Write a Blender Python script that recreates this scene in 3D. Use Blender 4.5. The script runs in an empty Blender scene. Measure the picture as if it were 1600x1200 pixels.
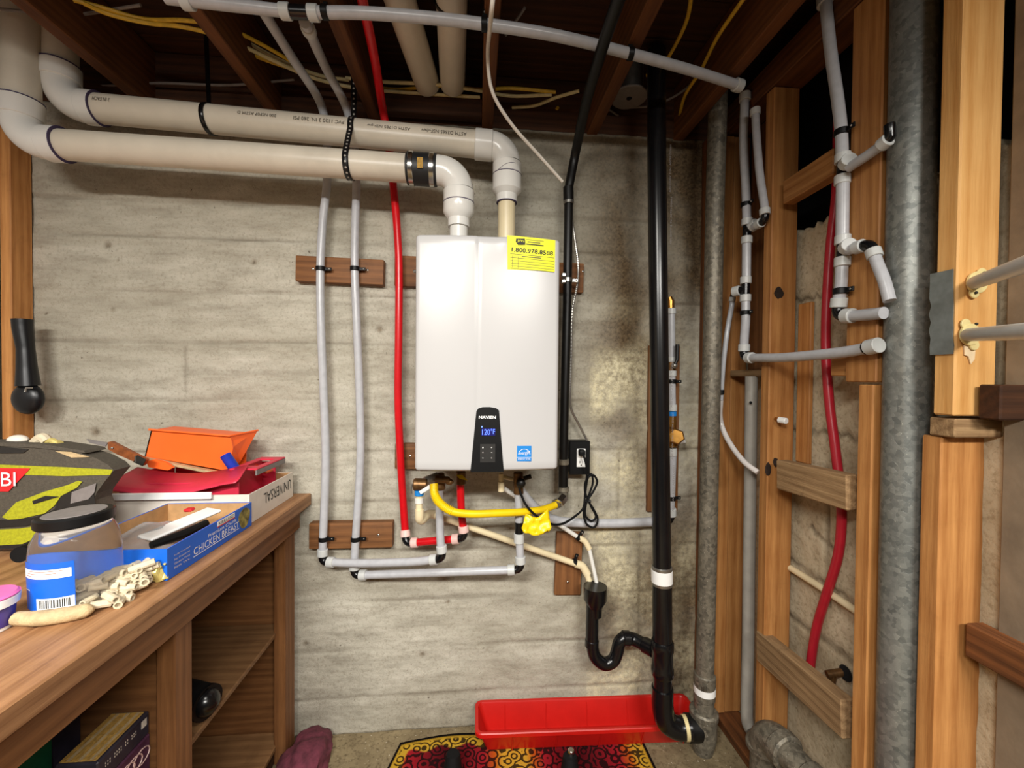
import bpy, bmesh, math, random
from math import sin, cos, radians, pi, sqrt, atan2
from mathutils import Vector, Matrix, noise
V = Vector
random.seed(7)
scene = bpy.context.scene
COL = scene.collection

# ------------------------------------------------------------------ camera, light, exposure
FPX, CAM_D, CAM_H = 650.0, 1.62, 1.37
YAW, PITCH, ROLL = radians(4.9), radians(0.9), radians(0.5)
_F = V((sin(YAW)*cos(PITCH), cos(YAW)*cos(PITCH), -sin(PITCH)))
_R0 = V((cos(YAW), -sin(YAW), 0)); _U0 = _R0.cross(_F)
_R = _R0*cos(ROLL) + _U0*sin(ROLL); _U = _R.cross(_F)
CAM = V((0, -CAM_D, CAM_H))
cd = bpy.data.cameras.new('camera'); cam = bpy.data.objects.new('camera', cd); COL.objects.link(cam)
cd.sensor_fit = 'HORIZONTAL'; cd.sensor_width = 36.0; cd.lens = FPX/1600*36.0; cd.clip_start = 0.02
m3 = Matrix((_R, _U, -_F)).transposed(); cam.matrix_world = Matrix.Translation(CAM) @ m3.to_4x4()
scene.camera = cam
vs = scene.view_settings
vs.view_transform = 'Standard'; vs.look = 'None'; vs.gamma = 1.0; vs.use_curve_mapping = False
vs.exposure = 0.0
w = bpy.data.worlds.new('ambient_fill'); scene.world = w; w.use_nodes = True
w.node_tree.nodes['Background'].inputs[0].default_value = (1.0, 0.88, 0.74, 1)
w.node_tree.nodes['Background'].inputs[1].default_value = 0.045  # even warm ambient glow added as fill
def lamp(name, loc, power, col, rad):
    l = bpy.data.lights.new(name, 'POINT'); l.energy = power; l.color = col; l.shadow_soft_size = rad
    o = bpy.data.objects.new(name, l); o.location = loc; COL.objects.link(o); return o
def fixture(name, loc, aim, power, sx, sy, col, spread):
    l = bpy.data.lights.new(name, 'AREA'); l.shape = 'RECTANGLE'; l.size = sx; l.size_y = sy; l.energy = power; l.color = col; l.spread = radians(spread)
    o = bpy.data.objects.new(name, l); o.location = loc; o.rotation_euler = (V(aim)-V(loc)).to_track_quat('-Z', 'Y').to_euler(); COL.objects.link(o); return o
fixture('ceiling_fixture', (-0.10, -1.40, 2.26), (-0.10, -.45, .75), 5, .34, .12, (1.0, 0.96, 0.89), 125)
fixture('ceiling_fixture', (-0.75, -2.55, 2.26), (-0.85, -1.25, .3), 50, .9, .15, (1.0, 0.965, 0.90), 128)  # rear left half of an added pair that spreads light along the wall
fixture('ceiling_fixture', (0.65, -2.75, 2.26), (0.55, -1.35, .3), 32, .9, .15, (1.0, 0.965, 0.90), 125)  # rear right half of the same added pair

def _ray(x, y): return _F + _R*((x-800)/FPX) - _U*((y-600)/FPX)
def PY(x, y, Y): r = _ray(x, y); return CAM + r*((Y+CAM_D)/r.y)      # point at distance Y from the back wall
def PX(x, y, X): r = _ray(x, y); return CAM + r*(X/r.x)               # point on a side plane
def PZ(x, y, Z): r = _ray(x, y); return CAM + r*((Z-CAM_H)/r.z)       # point on a level plane

# ------------------------------------------------------------------ materials
def lin(c): return tuple(((v/255)/12.92 if v/255 <= .04045 else ((v/255+.055)/1.055)**2.4) for v in c)
MATS = {}
class NT:
    def __init__(s, m): s.t = m.node_tree; s.n = s.t.nodes; s.l = s.t.links; s.bsdf = s.n['Principled BSDF']
    def new(s, k, **kw):
        n = s.n.new(k)
        for a, b in kw.items(): setattr(n, a, b)
        return n
    def link(s, a, b): s.l.new(a, b)
    def noise(s, vec, scale, detail=4, rough=.55, dist=0):
        n = s.new('ShaderNodeTexNoise'); n.inputs['Scale'].default_value = scale; n.inputs['Detail'].default_value = detail
        n.inputs['Roughness'].default_value = rough; n.inputs['Distortion'].default_value = dist
        if vec: s.link(vec, n.inputs['Vector'])
        return n.outputs['Fac']
    def ramp(s, fac, stops, interp='LINEAR'):
        r = s.new('ShaderNodeValToRGB'); r.color_ramp.interpolation = interp; e = r.color_ramp.elements
        while len(e) < len(stops): e.new(.5)
        for i, (p, c) in enumerate(stops): e[i].position = p; e[i].color = (*c, 1) if len(c) == 3 else c
        s.link(fac, r.inputs[0]); return r.outputs[0]
    def mix(s, fac, a, b, mode='MIX'):
        n = s.new('ShaderNodeMix', data_type='RGBA', blend_type=mode)
        for k, v in ((0, fac), (6, a), (7, b)):
            if hasattr(v, 'is_output'): s.link(v, n.inputs[k])
            elif k == 0: n.inputs[0].default_value = v
            else: n.inputs[k].default_value = (*v, 1)
        return n.outputs[2]
    def math(s, op, a, b=0.0):
        n = s.new('ShaderNodeMath', operation=op)
        for k, v in ((0, a), (1, b)):
            if hasattr(v, 'is_output'): s.link(v, n.inputs[k])
            else: n.inputs[k].default_value = v
        return n.outputs[0]
    def bump(s, h, strength, dist=.01):
        b = s.new('ShaderNodeBump'); b.inputs['Strength'].default_value = strength; b.inputs['Distance'].default_value = dist
        s.link(h, b.inputs['Height']); s.link(b.outputs[0], s.bsdf.inputs['Normal'])
    def obj(s): return s.new('ShaderNodeTexCoord').outputs['Object']
    def attr(s, name):
        a = s.new('ShaderNodeAttribute'); a.attribute_name = name; return a.outputs['Fac']
def base(name, rough=.5, metal=0.0, spec=.5):
    m = bpy.data.materials.new(name); m.use_nodes = True; t = NT(m)
    t.bsdf.inputs['Roughness'].default_value = rough; t.bsdf.inputs['Metallic'].default_value = metal
    t.bsdf.inputs['Specular IOR Level'].default_value = spec
    return m, t
def plain(name, c, rough=.5, metal=0.0, var=.06, scale=30, bump=0.0, spec=.5, dirt=0.0):
    m, t = base(name, rough, metal, spec); c = lin(c); o = t.obj()
    n = t.noise(o, scale, 5)
    a = tuple(v*(1-var*2) for v in c); b = tuple(min(1, v*(1+var*2)) for v in c)
    col = t.ramp(n, [(.3, a), (.7, b)])
    if dirt:
        d = t.ramp(t.noise(o, scale*.35, 7, .7), [(.52, (0, 0, 0)), (.72, (1, 1, 1))])
        col = t.mix(t.math('MULTIPLY', d, dirt), col, lin((80, 62, 45)))
    t.link(col, t.bsdf.inputs['Base Color'])
    if bump: t.bump(t.noise(o, scale*3, 5), bump, .004)
    MATS[name] = m; return m
def wood(name, c1, c2, rough=.6, dirt=0.0, ring=1.0, bump=.25):
    for k in range(3):
        m, t = base(name+'_xyz'[k+1] if False else name+'_'+'xyz'[k], rough, 0, .3)
        o = t.obj(); rnd = t.new('ShaderNodeObjectInfo').outputs['Random']
        cx = t.new('ShaderNodeCombineXYZ')
        for i in range(3): t.link(t.math('MULTIPLY', rnd, 7.0+i*3), cx.inputs[i])
        add = t.new('ShaderNodeVectorMath', operation='ADD'); t.link(o, add.inputs[0]); t.link(cx.outputs[0], add.inputs[1])
        mp = t.new('ShaderNodeMapping'); sc = [1.0]*3; sc[k] = .05; mp.inputs['Scale'].default_value = sc
        t.link(add.outputs[0], mp.inputs[0]); v = mp.outputs[0]
        wv = t.new('ShaderNodeTexWave', wave_type='RINGS', rings_direction='xyz'[k].upper())
        wv.inputs['Scale'].default_value = 14*ring; wv.inputs['Distortion'].default_value = 3.5; wv.inputs['Detail'].default_value = 3
        wv.inputs['Detail Scale'].default_value = 1.6; t.link(v, wv.inputs['Vector'])
        fine = t.noise(v, 160, 4, .6); big = t.noise(o, 6, 3)
        f = t.math('ADD', t.math('MULTIPLY', wv.outputs['Fac'], .17), t.math('MULTIPLY', fine, .5))
        f = t.math('ADD', f, t.math('MULTIPLY', big, .3))
        col = t.ramp(f, [(.3, lin(c1)), (.8, lin(c2))])
        br = t.math('ADD', t.math('MULTIPLY', rnd, .3), .85)
        hsv = t.new('ShaderNodeHueSaturation'); t.link(col, hsv.inputs['Color']); t.link(br, hsv.inputs['Value']); col = hsv.outputs[0]
        if dirt:
            d = t.ramp(t.noise(o, 14, 7, .7, .6), [(.55, (0, 0, 0)), (.75, (1, 1, 1))])
            col = t.mix(t.math('MULTIPLY', d, dirt), col, lin((62, 42, 28)))
        t.link(col, t.bsdf.inputs['Base Color']); t.bump(fine, bump, .003)
        MATS[name+'_'+'xyz'[k]] = m
wood('stud', (152, 98, 50), (206, 150, 90), .55, .15)
wood('studlight', (196, 140, 76), (232, 184, 118), .55, .05)
wood('rough', (120, 92, 62), (178, 146, 106), .8, .5, 1.0, .8)
wood('oldwood', (78, 46, 24), (140, 86, 46), .7, .5)
wood('cleat', (96, 62, 36), (146, 98, 58), .6, .2)
wood('bench', (102, 66, 38), (146, 100, 61), .5, .22)
wood('benchtop', (124, 86, 56), (176, 132, 92), .45, .35)
wood('shelfwood', (110, 78, 50), (152, 114, 76), .55, .35)
wood('joist', (78, 45, 22), (124, 76, 38), .7, .2)
wood('darkwood', (48, 28, 16), (84, 50, 28), .75, .5)
plain('enamel', (188, 187, 187), .28, 0, .008, 4)
plain('pvc', (212, 203, 186), .34, 0, .03, 9, dirt=.12)
plain('pvcfit', (224, 222, 216), .22, 0, .015, 9, dirt=.05)
plain('cream', (226, 210, 172), .35, 0, .03, 14, dirt=.08)
plain('pex', (180, 181, 185), .28, 0, .04, 40)
plain('pexring', (194, 196, 194), .35, 0, .02, 40)
plain('pexpink', (226, 190, 182), .35, 0, .03, 40)
plain('redpex', (202, 16, 26), .26, 0, .04, 30)
plain('crimson', (178, 30, 46), .35, 0, .05, 30)
plain('abs', (14, 14, 16), .24, 0, .1, 20)
plain('blackplastic', (12, 12, 13), .45, 0, .1, 40, spec=.25)
plain('blackmatte', (10, 10, 11), .7, 0, .12, 60, spec=.2)
plain('iron', (20, 19, 18), .42, .3, .15, 40)
plain('steel', (168, 166, 160), .32, .9, .06, 60)
plain('chrome', (200, 198, 192), .2, 1, .02, 60)
plain('brass', (176, 128, 62), .28, .9, .1, 40)
plain('bronze', (112, 82, 50), .4, .7, .2, 60)
plain('rubber', (22, 24, 26), .5, 0, .1, 40)
plain('yellowhose', (236, 200, 12), .4, 0, .03, 30)
plain('yellowfoil', (240, 206, 20), .3, 0, .04, 40)
plain('sticker', (238, 238, 14), .5, 0, .01, 30)
plain('print', (28, 26, 20), .6, 0, .0, 30)
plain('printgrey', (120, 116, 60), .6, 0, .0, 30)
plain('pipeprint', (96, 92, 84), .6, 0, .0, 30)
plain('ink', (62, 50, 84), .6, 0, .0, 30)
plain('white', (238, 238, 236), .45, 0, .01, 30)
plain('bluelabel', (28, 128, 208), .4, 0, .02, 30)
plain('tray', (184, 24, 18), .32, 0, .04, 12, .05)
plain('orange', (252, 106, 38), .38, 0, .02, 20)
plain('redtray', (206, 46, 72), .42, 0, .05, 14, dirt=.06)
plain('blueplastic', (30, 54, 168), .35, 0, .04, 30)
plain('cardboard', (182, 142, 96), .75, 0, .06, 50, .1)
plain('bluecarton', (18, 96, 204), .42, 0, .04, 12)
plain('whitecarton', (222, 214, 202), .6, 0, .03, 20, dirt=.08)
plain('food', (130, 120, 60), .6, 0, .4, 60)
plain('redprint', (206, 30, 36), .5, 0, .02, 30)
plain('bagdark', (74, 68, 58), .7, 0, .12, 220, .3)
plain('baggreen', (160, 160, 22), .6, 0, .1, 160, .2)
plain('bagblack', (24, 22, 20), .6, 0, .15, 120)
plain('baggrey', (122, 116, 114), .5, 0, .06, 60)
plain('peg', (206, 192, 164), .6, 0, .08, 60, .2)
plain('stick', (186, 162, 122), .7, 0, .12, 50, .5)
plain('pink', (232, 110, 176), .4, 0, .03, 20)
plain('purple', (70, 58, 138), .45, 0, .06, 30)
plain('coral', (214, 84, 60), .5, 0, .1, 20)
plain('toolblack', (18, 19, 22), .34, .2, .12, 30)
plain('walnut', (130, 72, 36), .4, 0, .2, 60)
plain('foil', (216, 198, 120), .3, .3, .15, 40)
plain('green', (20, 92, 62), .55, 0, .2, 20)
plain('bookpage', (176, 138, 66), .8, 0, .2, 120, .2)
plain('bookcover', (46, 42, 54), .5, 0, .15, 40)
plain('boxpurple', (78, 42, 66), .5, 0, .15, 40)
plain('cloth', (104, 46, 60), .9, 0, .2, 40, .5)
plain('romex', (206, 190, 140), .5, 0, .08, 60)
plain('romexyellow', (212, 170, 44), .5, 0, .08, 60)
plain('wirewhite', (214, 206, 194), .45, 0, .05, 60)
plain('wiregrey', (120, 112, 106), .5, 0, .05, 60)
plain('greypvc', (150, 146, 138), .42, 0, .06, 20, dirt=.15)
plain('tube', (206, 200, 196), .18, 0, .04, 30)
plain('flange', (230, 212, 150), .4, 0, .03, 30)
plain('plate', (126, 132, 130), .45, .35, .08, 50)
plain('peg_board', (232, 232, 228), .5, 0, .01, 30)
plain('scorch', (38, 24, 15), .9, 0, .2, 60)
plain('void_shade', (6, 5, 4), 1.0, 0, .1, 10)  # near-black paint for the shade inside openings and holes
plain('bay_brown', (128, 112, 92), .8, 0, .12, 12, .3)
plain('glue', (238, 214, 176), .5, 0, .05, 40)
def galv(name, c1, c2, metal=.55, rough=.42):
    m, t = base(name, rough, metal, .5); o = t.obj()
    vo = t.new('ShaderNodeTexVoronoi'); vo.inputs['Scale'].default_value = 95; t.link(o, vo.inputs['Vector'])
    n = t.noise(o, 16, 8, .75); sp = t.noise(o, 240, 2)
    f = t.math('ADD', t.math('MULTIPLY', vo.outputs['Color'], .35), t.math('MULTIPLY', n, .65))
    col = t.ramp(f, [(.25, lin(c1)), (.75, lin(c2))])
    fl = t.ramp(sp, [(.68, (0, 0, 0)), (.74, (1, 1, 1))]); col = t.mix(t.math('MULTIPLY', fl, .55), col, lin((214, 212, 200)))
    t.link(col, t.bsdf.inputs['Base Color']); t.bump(f, .35, .003); MATS[name] = m
galv('galv', (98, 102, 100), (158, 160, 154))
galv('galvdark', (70, 66, 58), (140, 132, 116), .4, .5)
def concrete_back():
    m, t = base('concrete_back', .85, 0, .25); o = t.obj()
    st = t.attr('stain_tone'); ef = t.attr('efflo'); jo = t.attr('joint'); sm = t.attr('smear')
    mp = t.new('ShaderNodeMapping'); mp.inputs['Scale'].default_value = (1, 1, 4); t.link(o, mp.inputs[0])
    n1 = t.noise(mp.outputs[0], 5, 8, .65); n2 = t.noise(o, 90, 5, .7); n3 = t.noise(o, 320, 3, .7)
    col = t.ramp(n1, [(.3, lin((154, 148, 134))), (.52, lin((188, 183, 168))), (.75, lin((209, 204, 190)))])
    col = t.mix(t.ramp(n2, [(.35, (.35, .35, .35)), (.5, (0, 0, 0))]), col, lin((120, 108, 90)))
    col = t.mix(sm, col, lin((152, 145, 126)))
    brown = t.ramp(n2, [(.3, lin((58, 45, 31))), (.7, lin((126, 106, 79)))])
    col = t.mix(st, col, brown)
    effm = t.math('MULTIPLY', ef, t.ramp(t.noise(o, 46, 6, .7), [(.36, (.25, .25, .25)), (.60, (1, 1, 1))]))
    col = t.mix(effm, col, t.ramp(n3, [(.3, lin((196, 182, 138))), (.7, lin((238, 230, 202)))]))
    col = t.mix(t.math('MULTIPLY', jo, .75), col, lin((88, 74, 56)))
    pit = t.ramp(t.noise(o, 60, 2, .5), [(.735, (0, 0, 0)), (.76, (1, 1, 1))]); col = t.mix(t.math('MULTIPLY', pit, .7), col, lin((70, 56, 44)))
    t.link(col, t.bsdf.inputs['Base Color'])
    h = t.math('ADD', t.math('MULTIPLY', n2, .7), t.math('MULTIPLY', n3, .5)); t.bump(h, .55, .006)
    MATS['concrete_back'] = m
concrete_back()
def concrete_side():
    m, t = base('concrete_side', .85, 0, .25); o = t.obj()
    n1 = t.noise(o, 5, 7, .65); n2 = t.noise(o, 80, 5, .7); jo = t.attr('joint')
    col = t.ramp(n1, [(.3, lin((168, 152, 124))), (.7, lin((214, 200, 172)))])
    col = t.mix(t.ramp(n2, [(.35, (.5, .5, .5)), (.5, (0, 0, 0))]), col, lin((140, 122, 94)))
    col = t.mix(t.math('MULTIPLY', jo, .8), col, lin((92, 76, 56)))
    t.link(col, t.bsdf.inputs['Base Color']); t.bump(n2, .5, .006); MATS['concrete_side'] = m
concrete_side()
def floor_mat():
    m, t = base('floor', .8, 0, .25); o = t.obj()
    n1 = t.noise(o, 4, 7, .6); n2 = t.noise(o, 70, 5, .7)
    col = t.ramp(n1, [(.3, lin((96, 82, 60))), (.7, lin((156, 140, 108)))])
    col = t.mix(t.ramp(n2, [(.3, (.7, .7, .7)), (.5, (0, 0, 0))]), col, lin((70, 56, 38)))
    sp = t.ramp(t.noise(o, 140, 1), [(.74, (0, 0, 0)), (.77, (1, 1, 1))]); col = t.mix(sp, col, lin((210, 200, 180)))
    t.link(col, t.bsdf.inputs['Base Color']); t.bump(n2, .4, .006); MATS['floor'] = m
floor_mat()
def rug_mat():
    m, t = base('rug', .95, 0, .1); o = t.obj()
    sep = t.new('ShaderNodeSeparateXYZ'); t.link(o, sep.inputs[0])
    uvn = t.new('ShaderNodeUVMap'); su = t.new('ShaderNodeSeparateXYZ'); t.link(uvn.outputs[0], su.inputs[0])
    nd = t.noise(o, 30, 3)
    vo = t.new('ShaderNodeTexVoronoi'); vo.inputs['Scale'].default_value = 24; vo.inputs['Randomness'].default_value = .8; t.link(o, vo.inputs['Vector'])
    curl = t.math('SINE', t.math('ADD', t.math('MULTIPLY', vo.outputs['Distance'], 20.0), t.math('MULTIPLY', nd, 5.0)))
    lines = t.ramp(curl, [(.10, (0, 0, 0)), (.30, (1, 1, 1))])
    wx = t.math('SINE', t.math('MULTIPLY', sep.outputs[0], 62.0))
    zone = t.math('SINE', t.math('ADD', t.math('MULTIPLY', sep.outputs[0], 13.0), .4))
    field = t.ramp(t.math('ADD', t.math('MULTIPLY', zone, .5), .5), [(.0, lin((84, 12, 20))), (.6, lin((150, 26, 36))), (.82, lin((180, 84, 20))), (.93, lin((196, 150, 46)))])
    d = su.outputs[1]                                    # distance from the far edge in metres, stored as v
    band = t.ramp(t.math('ADD', d, t.math('MULTIPLY', wx, .008)), [(.0, (1, 1, 1)), (.052, (1, 1, 1)), (.056, (0, 0, 0))], 'CONSTANT')
    band = t.ramp(t.math('ADD', d, t.math('MULTIPLY', wx, .010)), [(.05, (1, 1, 1)), (.056, (0, 0, 0))])
    col = t.mix(band, field, lin((186, 146, 44)))
    fl = t.math('MULTIPLY', lines, t.ramp(d, [(.015, (0, 0, 0)), (.022, (1, 1, 1))])); col = t.mix(t.math('MULTIPLY', fl, .92), col, lin((22, 10, 10)))
    edge = t.ramp(d, [(.010, (1, 1, 1)), (.012, (0, 0, 0))]); col = t.mix(edge, col, lin((16, 10, 12)))
    t.link(col, t.bsdf.inputs['Base Color']); t.bump(t.noise(o, 700, 2), .6, .003); MATS['rug'] = m
rug_mat()
def strap_mat():
    m, t = base('strap', .4, 0, .5); u = t.new('ShaderNodeUVMap').outputs[0]
    fr = t.new('ShaderNodeVectorMath', operation='FRACTION'); t.link(u, fr.inputs[0])
    di = t.new('ShaderNodeVectorMath', operation='DISTANCE'); t.link(fr.outputs[0], di.inputs[0]); di.inputs[1].default_value = (.5, .5, 0)
    dot = t.ramp(di.outputs['Value'], [(.16, (1, 1, 1)), (.2, (0, 0, 0))])
    t.link(t.mix(dot, lin((16, 16, 18)), lin((170, 165, 155))), t.bsdf.inputs['Base Color']); MATS['strap'] = m
strap_mat()
def screen_mat():
    m, t = base('screen', .3); t.bsdf.inputs['Base Color'].default_value = (.1, .2, 1, 1)
    t.bsdf.inputs['Emission Color'].default_value = (*lin((90, 120, 255)), 1); t.bsdf.inputs['Emission Strength'].default_value = 1.6; MATS['screen'] = m
    m, t = base('screenglow', .3); t.bsdf.inputs['Base Color'].default_value = (.01, .01, .1, 1)
    t.bsdf.inputs['Emission Color'].default_value = (*lin((8, 14, 150)), 1); t.bsdf.inputs['Emission Strength'].default_value = .10; MATS['screenglow'] = m
screen_mat()
def clear_mat():
    m, t = base('clearplastic', .08); t.bsdf.inputs['Base Color'].default_value = (.93, .92, .93, 1)
    t.bsdf.inputs['Transmission Weight'].default_value = .96; t.bsdf.inputs['IOR'].default_value = 1.12; MATS['clearplastic'] = m
    m, t = base('film', .12); t.bsdf.inputs['Base Color'].default_value = (.86, .85, .86, 1)
    t.bsdf.inputs['Transmission Weight'].default_value = .8; t.bsdf.inputs['IOR'].default_value = 1.15; t.bump(t.noise(t.obj(), 40, 4), .4, .01); MATS['film'] = m
clear_mat()

# ------------------------------------------------------------------ mesh helpers
WL = {}
def tag(o, label=None, cat=None, group=None, kind=None):
    if label: o['label'] = label
    if cat: o['category'] = cat
    if group: o['group'] = group
    if kind: o['kind'] = kind
    return o
def thing(name, label, cat, loc=(0, 0, 0), group=None):
    o = bpy.data.objects.new(name, None); COL.objects.link(o); o.location = loc; o.empty_display_size = .05
    WL[o] = V(loc); return tag(o, label, cat, group)
def catmull(p, n=8):
    if len(p) < 3: return [V(q) for q in p]
    q = [V(a) for a in p]; q = [q[0]*2-q[1]]+q+[q[-1]*2-q[-2]]; out = []
    for i in range(1, len(q)-2):
        a, b, c, d = q[i-1:i+3]
        for k in range(n):
            t = k/n; out.append(.5*((2*b)+(c-a)*t+(2*a-5*b+4*c-d)*t*t+(3*b-a-3*c+d)*t**3))
    out.append(q[-2]); return out
class MB:
    def __init__(s): s.v = []; s.f = []; s.uv = None
    def add(s, v, f):
        o = len(s.v); s.v += [V(a) for a in v]; s.f += [tuple(i+o for i in q) for q in f]; return s
    def box(s, c, d, R=None, bev=0.0):
        bm = bmesh.new(); bmesh.ops.create_cube(bm, size=1.0)
        for v in bm.verts: v.co = V((v.co.x*d[0], v.co.y*d[1], v.co.z*d[2]))
        if bev: bmesh.ops.bevel(bm, geom=bm.edges[:], offset=bev, segments=2 if bev > .004 else 1, affect='EDGES', profile=.6)
        s._bm(bm, c, R); return s
    def _bm(s, bm, c, R=None):
        bm.verts.ensure_lookup_table(); bm.verts.index_update(); c = V(c)
        vs_ = [(R @ v.co if R else v.co)+c for v in bm.verts]; s.add(vs_, [[v.index for v in f.verts] for f in bm.faces]); bm.free()
    def bb(s, a, b, bev=0.0): a = V(a); b = V(b); d = b-a; return s.box((a+b)/2, [abs(q) for q in d], None, bev)
    def tube(s, pts, r, seg=14, smooth=False, n=8, cap=True):
        P = catmull(pts, n) if smooth else [V(p) for p in pts]; N = len(P)
        rr = [r]*N if not hasattr(r, '__len__') else (list(r) if len(r) == N else [r[min(len(r)-2, int(i*(len(r)-1)/(N-1)))]*(1-((i*(len(r)-1)/(N-1))-min(len(r)-2, int(i*(len(r)-1)/(N-1)))))+r[min(len(r)-2, int(i*(len(r)-1)/(N-1)))+1]*((i*(len(r)-1)/(N-1))-min(len(r)-2, int(i*(len(r)-1)/(N-1)))) for i in range(N)])
        T = []
        for i in range(N):
            a = P[max(0, i-1)]; b = P[min(N-1, i+1)]; t = b-a
            if t.length < 1e-9: t = T[-1] if T else V((0, 0, 1))
            T.append(t.normalized())
        u = T[0].orthogonal().normalized(); vv = []; ff = []
        for i in range(N):
            if i:
                q = T[i-1].rotation_difference(T[i]); u = (q @ u); u = (u-T[i]*u.dot(T[i])).normalized()
            w_ = T[i].cross(u)
            for k in range(seg): a = 2*pi*k/seg; vv.append(P[i]+(u*cos(a)+w_*sin(a))*rr[i])
        for i in range(N-1):
            for k in range(seg): a = i*seg+k; b = i*seg+(k+1) % seg; ff.append((a, b, b+seg, a+seg))
        if cap: ff.append(tuple(range(seg))[::-1]); ff.append(tuple(range((N-1)*seg, N*seg)))
        return s.add(vv, ff)
    def cyl(s, p, q, r, ch=0.0, seg=16, r2=None):
        p = V(p); q = V(q); d = (q-p).normalized(); r2 = r if r2 is None else r2
        if ch: return s.tube([p, p+d*ch*.01, p+d*ch, q-d*ch, q-d*ch*.01, q], [r-ch, r-ch, r, r2, r2-ch, r2-ch], seg)
        return s.tube([p, q], [r, r2], seg)
    def prism(s, poly, ext):
        ext = V(ext); a = [V(p) for p in poly]; n = len(a); v = a+[p+ext for p in a]
        f = [tuple(range(n))[::-1], tuple(range(n, 2*n))]+[(i, (i+1) % n, n+(i+1) % n, n+i) for i in range(n)]
        return s.add(v, f)
    def ball(s, c, r, seg=14, sc=(1, 1, 1), R=None):
        bm = bmesh.new(); bmesh.ops.create_uvsphere(bm, u_segments=seg, v_segments=max(6, seg*2//3), radius=r)
        for v in bm.verts: v.co = V((v.co.x*sc[0], v.co.y*sc[1], v.co.z*sc[2]))
        s._bm(bm, c, R); return s
    def build(s, name, mat, parent=None, label=None, cat=None, group=None, kind=None, smooth=True, ang=35):
        lo = V([min(v[i] for v in s.v) for i in range(3)]); hi = V([max(v[i] for v in s.v) for i in range(3)])
        org = (lo+hi)/2
        if parent is None: org.z = lo.z
        me = bpy.data.meshes.new(name); me.from_pydata([v-org for v in s.v], [], s.f)
        bm = bmesh.new(); bm.from_mesh(me); bmesh.ops.recalc_face_normals(bm, faces=bm.faces); bm.to_mesh(me); bm.free()
        if s.uv:
            L = me.uv_layers.new(name='UVMap')
            for lp in me.loops: L.data[lp.index].uv = s.uv[lp.vertex_index]
        if smooth: me.shade_smooth(); me.set_sharp_from_angle(angle=radians(ang))
        if mat not in MATS:
            d = hi-lo; k = max(range(3), key=lambda i: d[i]); mat = mat+'_'+'xyz'[k]
        me.materials.append(MATS[mat])
        o = bpy.data.objects.new(name, me); COL.objects.link(o); WL[o] = org
        if parent is not None: o.parent = parent; o.location = org-WL[parent]
        else: o.location = org
        return tag(o, label, cat, group, kind)
def rotm(right, up):
    r = V(right).normalized(); u = V(up); u = (u-r*u.dot(r)).normalized(); return Matrix((r, u, r.cross(u))).transposed()
def text(s, pos, right, up, w=None, h=None, mat='print', parent=None, name='lettering', ext=.0004, sx=1.0, proj=None, bold=0.0):
    cu = bpy.data.curves.new('t', 'FONT'); cu.body = s; cu.size = 1; cu.align_x = 'CENTER'; cu.resolution_u = 3; cu.extrude = 0.0; cu.offset = bold
    ob = bpy.data.objects.new('t', cu); me = ob.to_mesh()
    vv = [v.co.copy() for v in me.vertices]; ff = [tuple(p.vertices) for p in me.polygons]; ob.to_mesh_clear()
    bpy.data.objects.remove(ob); bpy.data.curves.remove(cu)
    if not vv: return None
    x0 = min(v.x for v in vv); x1 = max(v.x for v in vv); y0 = min(v.y for v in vv); y1 = max(v.y for v in vv)
    ky = h/(y1-y0) if h else w/(x1-x0); kx = w/(x1-x0) if w else ky
    R = rotm(right, up); mb = MB()
    mb.add([V(pos)+R @ V(((v.x-(x0+x1)/2)*kx, (v.y-(y0+y1)/2)*ky, ext)) for v in vv], ff)
    if proj: mb.v = [proj(p) for p in mb.v]
    return mb.build(name, mat, parent, smooth=False)
def rect(p, right, up, w, h, t=.0006):
    R = rotm(right, up); n = R.col[2]; mb = MB(); mb.box(V(p)+n*t/2, (w, h, t), R); return mb
def strip(p, right, up, w, h, proj, n=10):
    R = rotm(right, up); mb = MB()
    for i in range(n+1):
        for q in (-.5, .5): mb.v.append(proj(V(p)+R @ V((w*(i/n-.5), h*q, 0))))
    mb.f = [(2*i, 2*i+2, 2*i+3, 2*i+1) for i in range(n)]; return mb
def wbox(name, a, b, mat, parent=None, bev=.003, **k): return MB().bb(a, b, bev).build(name, mat, parent, **k)
def beam(name, p, q, w, h, mat, parent=None, up=(0, 0, 1), bev=.003, **k):
    p = V(p); q = V(q); d = q-p; R = rotm(d, up)
    mb = MB().box((p+q)/2, (d.length, h, w), R, bev); k.setdefault('kind', None)
    return mb.build(name, mat, parent, **k)

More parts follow.
